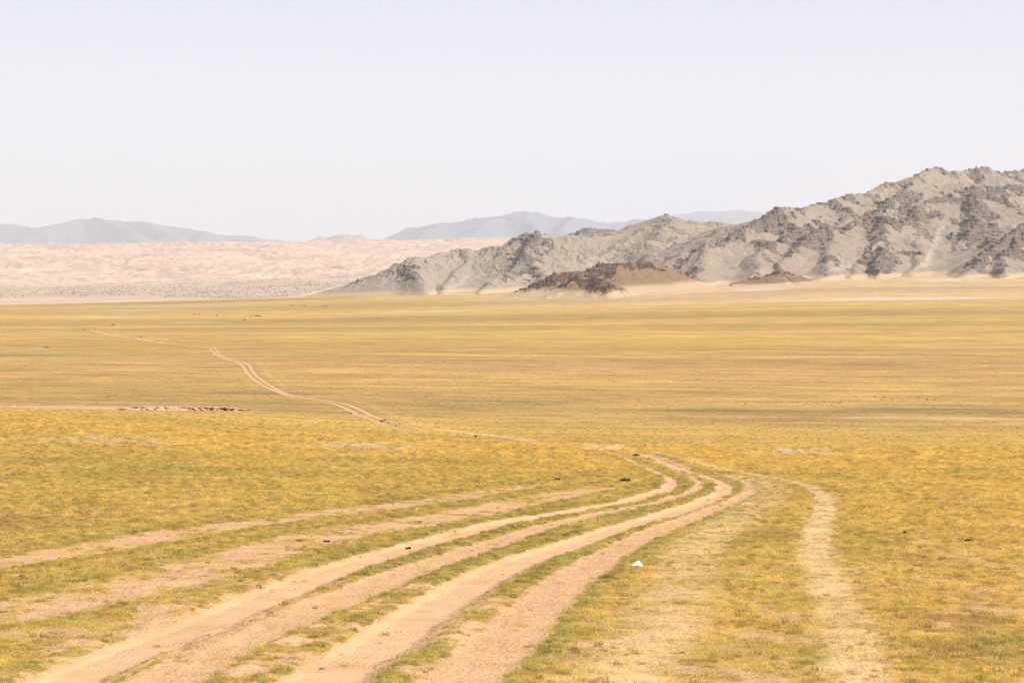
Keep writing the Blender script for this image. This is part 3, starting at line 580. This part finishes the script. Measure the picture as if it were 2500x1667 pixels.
p = ss(yb-40, yb+60, Yb)*ss(yt+500, yt-100, Yb)*(.25+.75*ss(-.1, .3, fbm(X, Yb, 90, 3, 91)))*np.where(Yb > yt, .35, 1)
m = rs.rand(n) < p*.62; X = X[m]; Yb = Yb[m]; Z, _ = zdune(X, Yb)
M_SCRUB = m_simple('grey-green scrub', (.22, .19, .145), (.29, .245, .185), 3, bd=.2)
o = bush_field('desert_scrub', X, Yb, Z, rs.uniform(.7, 1.9, len(X)), M_SCRUB); tag(o, 'grey-green band of desert scrub at the foot of the pink dunes', 'scrub', kind='stuff')
# scattered scrub dots on the hill slopes and the plain's far edge
exec_later = []

# ------------------------------------------------------------------ grass tufts on the near rise
CLEAR = [(2165,1273,9),(2209,1302,13),(2366,1322,15),(1360,1173,11),(1380,1177,7),(1526,1174,15),(1553,1110,14),(882,1163,14),(866,1164,8),(1553,1384,15),(1687,1199,6),(797,1318,10),(74,1202,5),(53,1411,10),(1051,1128,4),(954,1132,4),(894,1131,4),(908,1126,5),(1161,1070,6)]
M_TUFT = m_tuft(); rng = random.Random(3)
tcol = bpy.data.collections.new('tuft sources')
def tuft(i, nb, hgt, spread, lean):
    co = []; fc = []
    for b in range(nb):
        a = rng.random()*6.283; r = spread*rng.random()**.7; x = math.cos(a)*r; y = math.sin(a)*r; h = hgt*rng.uniform(.45, 1.1); wv = rng.uniform(.0022, .0045)
        d = rng.random()*6.283; L = lean*h*rng.uniform(.2, 1.2); pa = rng.random()*6.283; px, py = math.cos(pa)*wv, math.sin(pa)*wv
        dx, dy = math.cos(d)*L, math.sin(d)*L; k_ = len(co)
        co += [(x-px, y-py, -.01), (x+px, y+py, -.01), (x+dx*.35+px*.8, y+dy*.35+py*.8, h*.6), (x+dx*.35-px*.8, y+dy*.35-py*.8, h*.6), (x+dx, y+dy, h)]
        fc += [(k_, k_+1, k_+2, k_+3), (k_+3, k_+2, k_+4)]
    o = rawmesh('tuft', co, fc, M_TUFT, False); tcol.objects.link(o)
for i in range(8): tuft(i, 42, [.045, .055, .04, .07, .05, .038, .06, .045][i], [.10, .13, .12, .09, .14, .13, .08, .15][i], [.6, .9, 1.1, .5, .8, 1.3, .5, 1.0][i])
def scatter(n, y0, y1):
    q = rs.rand(n); Y = y0*(y1/y0)**q if False else np.sqrt(y0*y0+(y1*y1-y0*y0)*q); u = rs.uniform(-330, 2830, n); return (u-1250)/F*Y, Y
XY = [scatter(56000, 26, 62), scatter(64000, 62, 105), scatter(46000, 105, 165), scatter(60000, 200, 400), scatter(90000, 400, 1300)]
X = np.concatenate([a for a, b in XY]); Y = np.concatenate([b for a, b in XY])
c = cover(X, Y)
dens = 1-np.clip(c['sand']*1.35, 0, .985); dens *= 1-.8*np.clip(c['worn'], 0, 1); dens *= 1-.85*c['stony']
dens *= np.clip(.10+.75*c['lush']+.35*c['gold']+.3*c['green'], .04, 1)
dens = np.where(Y > 190, dens*(.30+.30*ss(300, 200, Y))*ss(1300, 420, Y)*(1-.95*np.clip(c['bare']*1.6, 0, 1))*(1-ss(.2, .8, c['worn']))*(1-.85*np.clip(c['green']*1.3, 0, 1)), dens)
for (cu, cv_, cr) in CLEAR:
    cx_, cy_ = at(cu, cv_); rr = cr/F*cy_; dens = np.where((np.abs(X-cx_) < rr) & (Y > cy_-rr*5) & (Y < cy_+rr*2), dens*.06, dens)
u_ = 1250+F*X/Y; right_pale = ss(1300, 1500, u_)*ss(62, 48, Y)
dens *= 1-.3*right_pale*(1-ss(2050, 2300, u_)*.7)
m = rs.rand(len(X)) < dens; X = X[m]; Y = Y[m]; cc = {k_: v[m] for k_, v in c.items()}
Z = zbase(X, Y)+zdetail(X, Y, cc)
tint = np.clip(.36+.6*fbm(X, Y, 5.5, 3, 130)+.35*fbm(X, Y, .9, 2, 133)+.65*cc['green']-.75*cc['gold']+rs.uniform(-.32, .32, len(X)), 0, 1)
brn = np.clip(cc['brown']*.9+1.3*(fbm(X, Y, 2.6, 3, 140)-.10)+(rs.rand(len(X)) < .07)*.8+.2*ss(300, 450, Y), 0, 1)
tint = np.clip(tint+.12*ss(180, 240, Y), 0, 1)
size = rs.uniform(.7, 1.3, len(X))*(1+.25*cc['gold']-.3*cc['worn']-.25*np.clip(cc['sand'], 0, 1))*np.where(Y > 62, 1.15, 1.0)*np.where(Y > 105, 1.25, 1.0)*np.where(Y > 190, 1.45, 1.0)*np.where(Y > 400, 1.5, 1.0)
me = bpy.data.meshes.new('grass'); me.vertices.add(len(X)); me.vertices.foreach_set('co', np.stack([X, Y, Z], -1).astype(np.float32).reshape(-1)); me.update()
for k_, v in (('tint', tint), ('brown', brn), ('worn', cc['worn']), ('size', size), ('spin', rs.uniform(0, 6.283, len(X)))):
    a_ = me.attributes.new(k_, 'FLOAT', 'POINT'); a_.data.foreach_set('value', v.astype(np.float32))
grass = bpy.data.objects.new('grass', me); link(grass); tag(grass, 'short golden and olive steppe grass covering the near rise', 'grass', kind='stuff')
ng = bpy.data.node_groups.new('tufts', 'GeometryNodeTree'); ng.interface.new_socket('Geometry', in_out='INPUT', socket_type='NodeSocketGeometry'); ng.interface.new_socket('Geometry', in_out='OUTPUT', socket_type='NodeSocketGeometry')
N = ng.nodes.new; gi = N('NodeGroupInput'); go = N('NodeGroupOutput'); iop = N('GeometryNodeInstanceOnPoints'); ci = N('GeometryNodeCollectionInfo')
ci.inputs['Collection'].default_value = tcol; ci.inputs['Separate Children'].default_value = True; ci.inputs['Reset Children'].default_value = True
def na(nm):
    a_ = N('GeometryNodeInputNamedAttribute'); a_.data_type = 'FLOAT'; a_.inputs['Name'].default_value = nm; return a_.outputs['Attribute']
cx = N('ShaderNodeCombineXYZ'); L = ng.links.new; L(na('spin'), cx.inputs[2])
L(gi.outputs[0], iop.inputs['Points']); L(ci.outputs[0], iop.inputs['Instance']); iop.inputs['Pick Instance'].default_value = True
ri = N('FunctionNodeRandomValue'); ri.data_type = 'INT'; ri.inputs[4].default_value = 0; ri.inputs[5].default_value = 7; L(ri.outputs[2], iop.inputs['Instance Index'])
L(cx.outputs[0], iop.inputs['Rotation']); L(na('size'), iop.inputs['Scale']); L(iop.outputs[0], go.inputs[0])
mod = grass.modifiers.new('tufts', 'NODES'); mod.node_group = ng

# ------------------------------------------------------------------ things lying and growing on the plain
M_DUNG = m_simple('dry dung', (.035, .024, .015), (.10, .065, .035), .03); M_STONE = m_simple('pale stone', (.55, .50, .45), (.74, .70, .66), .06); M_GREYST = m_simple('grey stone', (.16, .14, .12), (.30, .26, .22), .05)
M_TAN = m_simple('tan stone', (.50, .34, .14), (.60, .42, .2), .08); M_BAG = m_simple('white film', (.80, .78, .75), (.86, .84, .82), .05, .45); M_BLUE = m_simple('blue film', (.10, .30, .62), (.28, .52, .80), .04, .4)
M_LEAF = m_simple('shrub leaf', (.10, .085, .025), (.20, .16, .05), .1); M_TWIG = m_simple('twig', (.10, .065, .04), (.19, .12, .07), .05); M_DRY = m_simple('pale tussock blade', (.52, .46, .30), (.64, .56, .38), .1)
M_HORSE = m_simple('dark horse coat', (.035, .022, .015), (.06, .035, .02), .3, .6); M_BAY = m_simple('chestnut horse coat', (.16, .07, .03), (.22, .10, .04), .3, .6); M_WOOL = m_simple('fleece', (.62, .55, .45), (.75, .68, .58), .1); M_FACE = m_simple('sheep face', (.3, .24, .18), (.4, .33, .25), .1)
M_BANK = m_rock('cut earth', (.47, .325, .21), (.53, .37, .25), (.36, .25, .165), (.46, .33, .23))
def blob(rnd, c, r, k_=.35, sub=2):
    bm = bmesh.new(); bmesh.ops.create_icosphere(bm, subdivisions=sub, radius=1)
    off = [(Vector((rnd.uniform(-1, 1), rnd.uniform(-1, 1), rnd.uniform(-1, 1))).normalized(), rnd.uniform(-k_, k_)) for _ in range(7)]
    for v in bm.verts:
        f = 1+sum(a*max(0, v.co.normalized().dot(d))**2 for d, a in off); v.co = Vector((v.co.x*r[0]*f+c[0], v.co.y*r[1]*f+c[1], v.co.z*r[2]*f+c[2]))
    return bm
def bm_obj(name, bms, mat, smooth=True):
    me = bpy.data.meshes.new(name); out = bmesh.new()
    for b in bms:
        t = bpy.data.meshes.new('t'); b.to_mesh(t); b.free(); out.from_mesh(t); bpy.data.meshes.remove(t)
    out.to_mesh(me); out.free(); me.materials.append(mat)
    if smooth: me.polygons.foreach_set('use_smooth', np.ones(len(me.polygons), bool))
    return bpy.data.objects.new(name, me)
def dung(u, v, wpx, label, n=7, hgt=.8, seed=0):
    p = gp(u, v); W = wpx*1.05/F*p.y; rnd = random.Random(seed); bs_ = []
    for i in range(n):
        r = W*rnd.uniform(.10, .2); x = (rnd.random()-.5)*W*.75; bs_.append(blob(rnd, (x, rnd.uniform(-.3, .3)*W*.5, r*hgt*.6+(W*.1 if abs(x) < W*.18 else 0)*rnd.random()), (r, r*.9, r*hgt)))
    o = bm_obj('dung_pile', bs_, M_DUNG); link(o); o.location = p; tag(o, label, 'dung', 'dung piles on the steppe')
D = [(2165,1272,12,'small dark horseshoe-shaped dung pile right of the worn strip, highest of the three at right',5),
 (2209,1301,19,'wide black dung pile in the grass, middle one of the three at right',9),
 (2366,1321,22,'long dark dung pile trailing to the left, nearest the right edge of the photo',9),
 (1360,1172,17,'left half of the broken dark dung heap on the bare patch inside the bend',8),(1380,1176,10,'small right fragment of the broken dung heap on the bare patch inside the bend',4),
 (1526,1173,26,'flat scatter of dark dung clods beside the leftmost rut at the bend',8),(1553,1109,18,'dark dung clods where the tracks come over the crest',6),
 (1675,1143,5,'single dark clod on the grass strip between the ruts near the crest',3),(1460,1317,8,'small black clod at the edge of the third sandy rut',4),
 (1319,1392,8,'dark clod on the grass edge between third and fourth rut, left of another',4),(1363,1378,7,'dark clod in the grass strip between third and fourth rut',3),
 (797,1317,17,'dark dung lump on bare soil above the leftmost sandy rut',7),(999,1332,18,'brown dung fragments lying on the leftmost sandy rut',5),
 (880,1355,9,'small dark clod at the grassy edge of the leftmost rut',4),(728,1315,14,'low brown dung patch left of the dark lump on bare soil',6),
 (1011,1611,9,'dark clod beside the smooth sandy rut at the bottom of the photo',4),(53,1410,16,'dark lump on bare soil near the left edge',6),
 (74,1201,6,'tiny dark lump in yellow grass near the left edge',3),(1724,1205,8,'brown clod at the grassy edge inside the bend of the third rut',4),(1212,1452,8,'black clod on the third sandy rut by its grassy edge',3),
 (1128,1318,6,'black speck of dung at the edge of the leftmost rut',3),(117,1591,9,'dark clod in rough soil near the bottom left corner',4),(720,1430,7,'grey clod on the leftmost sandy rut beside the grass',3)]
for i, d_ in enumerate(D): dung(d_[0], d_[1], d_[2], d_[3], n=d_[4], seed=60+i)
def stone(u, v, wpx, mat, label, grp=None, seed=0, flat=.5, cat='stone', name='stone'):
    p = gp(u, v); W = wpx/F*p.y/2; rnd = random.Random(seed); o = bm_obj(name, [blob(rnd, (0, 0, W*flat*.5), (W, W*.8, W*flat), .3)], mat); link(o); o.location = p; tag(o, label, cat, grp); return o
for i, (u, v, w_, lb) in enumerate([(1051,1127.5,4.5,'round white stone in the grass below the end of the pale pebble streak'),(954,1131,5,'white flat stone in the grass left of a round one, below the pebble streak'),
  (894,1130,4.5,'white stone, left one of two below the pebble streak'),(908,1125,6,'long white stone just under the pebble streak'),(1035,1133.5,4,'small flat white stone beside the round white one'),
  (769,1033,6,'lone white stone in the dip beyond the near rise'),(35,991,6,'white stone on the bare bank at the far left'),(20,1226,5,'pale stone in yellow grass at the left edge'),(1207,1107,3,'small white stone right of the pebble streak'),
  (2043,1089,4,'small pale stone near the crest at right'),(920,974,4,'pale stone just right of the far sandy track'),(1735,1218,3.5,'small white stone on the third rut at the bend')]):
    stone(u, v, w_, M_STONE, lb, 'white stones in the grass', 200+i)
stone(787,1620,15,M_GREYST,'grey-white stone in rough soil between the ruts at the bottom',None,231); stone(361,1410,15,M_GREYST,'flat grey stone on bare soil at left, in the faint lower track',None,232,.25)
stone(1132,1058,4.5,M_DUNG,'small black stone on the green strip of the track beyond the crest',None,233,.7)
stone(856,1010,4.5,M_DUNG,'dark stone beside the far sandy track, left of the shrub',None,234,.7); stone(875,1011,4,M_DUNG,'second dark stone beside the far track, nearer to the sand',None,235,.7)
stone(882,1162,16,M_TAN,'flat yellowish stone lying in the grass with a dark shadow clump at its left',None,236,.35)
dung(866,1163,14,'black clump standing in for shadow at the left end of the flat yellowish stone',9,.5,99)  # dark lumps added as the shadow beside the tan stone
# loose white pebbles of the stony patches: nobody could count them
PX_, PY_, PS_ = [], [], []
for (u, v, ru, rv, kd, st) in PATCH:
    if kd != 'stony' or v < 1040: continue
    nn = int(ru*rv*.26*st); uu = rs.normal(u, ru*.45, nn); vv = rs.normal(v, rv*.4, nn)
    if abs(u-880) < 2 and abs(v-1084) < 2: vv = 1084+(uu-880)*.085+rs.normal(0, 3, nn)
    for a, b in zip(uu, vv):
        x, y = at(a, b)
        if y > np.interp(a, UC, YC)*1.02: continue
        PX_.append(x); PY_.append(y); PS_.append(rs.uniform(.5, 1.0)**2*2.6/F*y*.8)
PX_ = np.array(PX_); PY_ = np.array(PY_); pz = zground(PX_, PY_)
o = bush_field('pebbles', PX_, PY_, pz, np.array(PS_), M_STONE); tag(o, 'scatter of small white pebbles on thin grass', 'pebbles', kind='stuff')
# litter
def sheet(name, u, v, wpx, prof, mat, label, cat='litter', dep=.5, seed=0):
    p = gp(u, v); W = wpx/F*p.y; rnd = random.Random(seed); n, m_ = 22, 12; co = []; fc = []
    for i in range(n+1):
        t = i/n; hh = np.interp(t, [a for a, b in prof], [b for a, b in prof])*W
        for j in range(m_+1):
            q = j/m_; e = math.sin(math.pi*min(max(q, 0), 1))**.8
            co.append(((t-.5)*W+rnd.uniform(-.01, .01)*W, (q-.5)*W*dep*(.55+.45*math.sin(math.pi*t)), hh*e+.004+rnd.uniform(-.012, .012)*W*(1+2*(hh > 0))+.015*W*math.sin(t*31+q*9)))
    for i in range(n):
        for j in range(m_): a = i*(m_+1)+j; fc.append((a, a+m_+1, a+m_+2, a+1))
    o = rawmesh(name, co, fc, mat); link(o); o.location = p+Vector((0, 0, .012)); so_ = o.modifiers.new('thick', 'SOLIDIFY'); so_.thickness = .002; tag(o, label, cat); return o
sheet('plastic_bag', 1553, 1384, 31, [(0, .03), (.16, .04), (.22, .16), (.45, .3), (.72, .40), (.8, .30), (.93, .10), (1, .03)], M_BAG, 'crumpled white plastic bag lying in the grass right of the ruts', 'plastic bag', .6, 4)
sheet('blue_wrapper', 1687, 1198.5, 9, [(0, .05), (.45, .1), (.55, .5), (.85, .45), (1, .1)], M_BLUE, 'small blue plastic scrap between the second and third rut at the bend', 'litter', .7, 5)
sheet('white_wrapper', 1457, 1094, 9, [(0, .05), (.3, .3), (.7, .2), (1, .05)], M_BAG, 'white scrap of litter where the tracks cross the crest', 'litter', .7, 6)
# shrubs: stems and leaf clumps
def shrub(u, v, wpx, hpx, mat, label, seed, grp='shrubs beside the far track', cat='shrub', name='shrub', n=900, stems=11):
    p = gp(u, v); W = wpx/F*p.y/2; H = hpx/F*p.y; rnd = random.Random(seed); root = bpy.data.objects.new(name, None); link(root); root.location = p; tag(root, label, cat, grp)
    co = []; fc = []; tips = []
    for k_ in range(stems):
        a = rnd.random()*6.283; e = rnd.uniform(.2, 1); tip = Vector((math.cos(a)*W*.8*e, math.sin(a)*W*.8*e, H*rnd.uniform(.6, .95)*(1-.3*e))); tips.append(tip); r = .014*max(W*2, .3); b = len(co)
        for j in range(3):
            t = 2.094*j; co.append((math.cos(t)*r, math.sin(t)*r, -.03))
        for j in range(3):
            t = 2.094*j; co.append((tip.x+math.cos(t)*r*.3, tip.y+math.sin(t)*r*.3, tip.z))
        for j in range(3): fc.append((b+j, b+(j+1) % 3, b+3+(j+1) % 3, b+3+j))
    st = rawmesh('stems', co, fc, M_TWIG, False); link(st); st.parent = root
    co = []; fc = []
    for k_ in range(n):
        t = rnd.choice(tips); f = rnd.uniform(.35, 1.05); c = t*f+Vector((rnd.gauss(0, W*.16), rnd.gauss(0, W*.16), rnd.gauss(0, H*.09))); c.z = max(c.z, .01)
        s_ = W*rnd.uniform(.05, .11); d = Vector((rnd.gauss(0, 1), rnd.gauss(0, 1), rnd.gauss(0, 1))).normalized()*s_; e = d.orthogonal().normalized()*s_*.6; b = len(co)
        co += [c-d, c+e, c+d, c-e]; fc.append((b, b+1, b+2, b+3))
    lf = rawmesh('foliage', co, fc, mat, False); link(lf); lf.parent = root; return root
M_LEAF2 = m_simple('brown leaf', (.26, .17, .06), (.36, .24, .09), .1)
S_ = [(932,1030,10,9,M_LEAF,'dark bushy shrub beside the far sandy track, the biggest of the group'),(940,1028,9,6,M_LEAF2,'small brown shrub touching the right of the big dark shrub'),(949,1033,7,5,M_LEAF,'low shrub right below the big dark shrub by the far track'),
 (976,1037,6,5,M_LEAF2,'brownish shrub at the lower edge of the far sandy track'),(966,1040,8,3,M_LEAF,'flat twiggy shrub left of the brownish one at the track edge'),(1073,1043,6,2.5,M_LEAF,'low dark tuft in yellow grass above the green strip'),
 (1161,1069,9,8,M_LEAF,'lone dark green shrub on the crest of the near rise'),(1131,1074,6,5,M_LEAF2,'pale brown tuft left of the lone crest shrub'),
 (343,825,5,4,M_LEAF,'tiny bush at the end of the distant double track'),(232,806,5,3,M_LEAF,'tiny bush at the hairpin of the distant track'),(205,807,6,3,M_LEAF,'tiny bush left of the distant hairpin'),(275,793,9,3,M_LEAF,'small bush clump above the distant hairpin'),
 (511,850,3,3,M_LEAF,'small dark bush above the bend of the far track')]
for i, a in enumerate(S_): shrub(a[0], a[1], a[2], a[3], a[4], a[5], 300+i)
B_ = [(2179,974,6,3,'dark low bush on the bare rise at right, left of a pair'),(2264,974,8,4,'dark low bush on the bare rise at right, left one of the close pair'),(2281,974,8,3,'dark low bush on the bare rise at right, right one of the close pair'),(2181,982,4,2,'small dark bush below another on the bare rise'),
 (2051,983,10,4,'brown bush clump left of the bare rise'),(2012,979,6,3,'dark bush clump at the left end of the right-hand bushes'),(2135,968,8,4,'faint bush on the bare rise, highest at its left'),(2158,968,7,3,'faint bush beside another high on the bare rise'),(2250,962,8,2.5,'flat bush at the top of the bare rise'),(2435,1031,5,2,'dark speck of a bush below the bare strip at far right')]
for i, a in enumerate(B_): shrub(a[0], a[1], a[2], a[3], M_LEAF, a[4], 330+i, 'low bushes on the bare rise at right', n=300, stems=6)
T_ = [(2088,1033,12,4,'pale tussock, left one of the row in the right-hand dip'),(2094,1038,9,3,'small pale tussock under the left tussock'),(2128,1034,12,5,'pale tussock in the middle of the row, casting a dark base'),(2142,1034,10,4,'pale tussock right of the middle one'),(2161,1034,10,2.5,'low pale tussock at the right end of the row'),
 (2074,1036,10,2.5,'low pale tussock at the left end of the row'),(2128,1039,9,2.5,'dark-based tussock below the middle of the row'),(2226,1028,11,4,'lone white-topped tussock on the bare strip at right')]
for i, a in enumerate(T_): shrub(a[0], a[1], a[2], a[3], M_DRY, a[4], 350+i, 'pale tussocks in the right-hand dip', 'tussock', 'tussock', 260, 9)
# cut banks: an eroded earth step facing the camera
def bank(name, u0, v0, u1, v1, hpx, label, seed, n=420, m_=14):
    a = Vector(gp(u0, v0)); b = Vector(gp(u1, v1)); b.y = a.y+(b.y-a.y)*1.0; co = np.zeros((m_+1, n+1, 3)); rnd = np.random.RandomState(seed)
    L_ = (b-a).length; t = np.linspace(0, 1, n+1)
    hgt = hpx/F*a.y*(1-ss(.80, 1.0, t)*.75)*(.25+.75*ss(0, .12, t)); x = a.x+(b.x-a.x)*t; y = a.y+(b.y-a.y)*t
    for j in range(m_+1):
        q = j/m_
        lump = fbm(x*1.0+q*1.3, np.full_like(x, q*1.5+seed), .8, 4, seed)*.85+np.maximum(ridged(x, np.full_like(x, q*.8+3), 1.5, 2, seed+4), -.3)*1.1
        co[j, :, 0] = x+fbm(x, np.full_like(x, q*2.0), .4, 2, seed+7)*.12; co[j, :, 1] = y+lump*(.3+.5*np.sin(np.pi*min(q*1.1, 1))+.7*ss(.35, .9, t))+q*.5*(1-ss(.5, .9, t))-(.28*ss(.3, .8, t) if q > .85 else 0)
        co[j, :, 2] = -.15+(hgt+.15)*q
    zb = zground(co[:, :, 0].ravel(), np.repeat(y[None], m_+1, 0).ravel()).reshape(m_+1, n+1)
    co[..., 2] += zb; back = co[-1:].copy(); back[..., 1] += 1.6; back[..., 2] -= .02; back2 = back.copy(); back2[..., 1] += 7; back2[..., 2] = zground(back2[..., 0].ravel(), back2[..., 1].ravel()).reshape(1, -1)-.03
    co = np.concatenate([co, back, back2], 0); o = grid_mesh(name, co[..., 0], co[..., 1], co[..., 2], M_BANK, {'rock': np.zeros(co.shape[:2]), 'foot': np.zeros(co.shape[:2])+np.array([0]*(m_)+[.3, 1, 1])[:, None], 'wash': np.zeros(co.shape[:2])}, smooth=False)
    tag(o, label, 'earth bank', 'cut earth banks in the valley'); return o
bank('earth_bank', 284, 1001, 603, 1003, 9.0, 'long crumbling earth bank with dark hollows in the dip at left', 41)
bank('earth_bank', 104, 846, 121, 846, 2.6, 'short dark cut bank beside the pale sand patch far left', 47, 90)
# horses and sheep, kilometres away
def animal(name, scale, mat, fleece=False):
    # body, neck, head, legs as one skinned surface (x = forward)
    P = [(0, 0, .98), (-.38, 0, 1.0), (-.62, 0, .95), (.38, 0, .98), (.62, 0, 1.0), (.85, 0, 1.0), (1.05, 0, .72), (1.15, 0, .45), (1.22, 0, .28)]
    E = [(0, 1), (1, 2), (0, 3), (3, 4), (4, 5), (5, 6), (6, 7), (7, 8)]; Rr = [.27, .26, .2, .27, .24, .15, .12, .11, .07]
    for sy in (-1, 1):
        b = len(P); P += [(.5, .14*sy, .7), (.52, .14*sy, .40), (.50, .14*sy, .04)]; E += [(4, b), (b, b+1), (b+1, b+2)]; Rr += [.11, .06, .05]
        b = len(P); P += [(-.52, .15*sy, .68), (-.66, .15*sy, .42), (-.60, .15*sy, .04)]; E += [(2, b), (b, b+1), (b+1, b+2)]; Rr += [.14, .07, .05]
    b = len(P); P += [(-.8, 0, .8), (-.84, 0, .45)]; E += [(2, b), (b, b+1)]; Rr += [.06, .05]
    me = bpy.data.meshes.new(name); me.from_pydata([Vector(p)*scale for p in P], E, []); me.update(); me.materials.append(mat); o = bpy.data.objects.new(name, me); link(o)
    mo = o.modifiers.new('skin', 'SKIN'); k2 = 1.35 if fleece else 1.0
    for i, r in enumerate(Rr): o.data.skin_vertices[0].data[i].radius = (r*scale*(k2 if i < 5 else 1),)*2
    o.data.skin_vertices[0].data[0].use_root = True; sb = o.modifiers.new('sub', 'SUBSURF'); sb.levels = 1; sb.render_levels = 1
    dg = bpy.context.evaluated_depsgraph_get(); ev = bpy.data.meshes.new_from_object(o.evaluated_get(dg)); o.modifiers.clear(); o.data = ev
    if not ev.materials: ev.materials.append(mat)
    return o
hd = animal('horse', 1.25, M_HORSE); hb = animal('horse', 1.2, M_BAY); hd2 = hb2 = False
HL = [(709,746,0,'dark horse, leftmost of the upper herd'),(714,746.5,0,'dark horse second from left in the upper herd'),(730,747,1,'brown horse, small, in the middle of the upper herd'),(737,747,0,'dark horse right of the small brown one in the upper herd'),(741.6,747.2,1,'brown horse just right of a dark one in the upper herd'),(745,747.5,0,'last dark horse at the right of the upper herd'),
 (789.5,748.8,0,'dark horse standing apart left of a close pair'),(795,749,0,'left horse of the close dark pair at right'),(798,749.2,0,'right horse of the close dark pair at right'),
 (474,769,0,'dark horse alone, farthest left of all horses'),(486,769.2,1,'brown horse alone, second from the left of all'),(530,771.5,0,'dark horse alone between the left pair and the lower herd'),
 (613,773,0,'dark horse at the left end of the lower herd'),(622,773.2,1,'brown horse left of the packed dark ones in the lower herd'),(625.7,773.2,0,'first of three packed dark horses in the lower herd'),(627.5,773.1,0,'middle of three packed dark horses in the lower herd'),(629.3,773.2,0,'last of three packed dark horses in the lower herd'),(632,773.4,1,'brown horse right of the packed dark ones'),(635.5,774,0,'dark horse at the right end of the lower herd'),(597,784.5,0,'dark horse below and left of the lower herd')]
use = {0: [hd, False], 1: [hb, False]}
for i, (u, v, k_, lb) in enumerate(HL):
    src, used = use[k_]; o = src if not used else src.copy(); 
    if used: SC.collection.objects.link(o)
    use[k_][1] = True; o.location = gp(u, v); o.rotation_euler = (0, 0, rng.choice([0, math.pi, .5, -.6, 2.6, 3.6])); tag(o, lb, 'horse', 'horses grazing far out on the plain')
sh = animal('sheep', .72, M_WOOL, True); first = True
for i in range(170):
    u = rng.uniform(484, 815) if i > 10 else rng.uniform(455, 860); y = rng.uniform(4330, 4560); X_ = (u-1250)/F*y
    o = sh if first else sh.copy()
    if not first: SC.collection.objects.link(o)
    first = False; o.location = (X_, y, float(zground(X_, y)[0])); o.rotation_euler = (0, 0, rng.uniform(0, 6.28)); s0 = rng.uniform(.85, 1.2); o.scale = (s0, s0, s0); tag(o, 'small white sheep in the long flock strung along the far edge of the plain', 'sheep', 'flock of sheep at the far edge of the plain')


# ------------------------------------------------------------------ thin haze over the whole valley
bmh = bmesh.new(); bmesh.ops.create_cube(bmh, size=1.0)
meh = bpy.data.meshes.new('haze'); bmh.to_mesh(meh); bmh.free(); haze = bpy.data.objects.new('haze', meh); link(haze)
haze.scale = (190000, 190000, 3000); haze.location = (0, 0, 1200-1100+600)
haze.location = (0, 0, 1000); haze.scale = (190000, 190000, 3400)
hm = bpy.data.materials.new('haze'); hm.use_nodes = True; ht = hm.node_tree; ht.nodes.remove(ht.nodes['Principled BSDF'])
pv = ht.nodes.new('ShaderNodeVolumePrincipled'); pv.inputs['Color'].default_value = (.80, .87, 1.0, 1); pv.inputs['Density'].default_value = 2.3e-5; pv.inputs['Anisotropy'].default_value = .0
ht.links.new(pv.outputs[0], ht.nodes['Material Output'].inputs['Volume']); meh.materials.append(hm); tag(haze, 'thin pale blue haze over the valley', 'haze', kind='stuff')
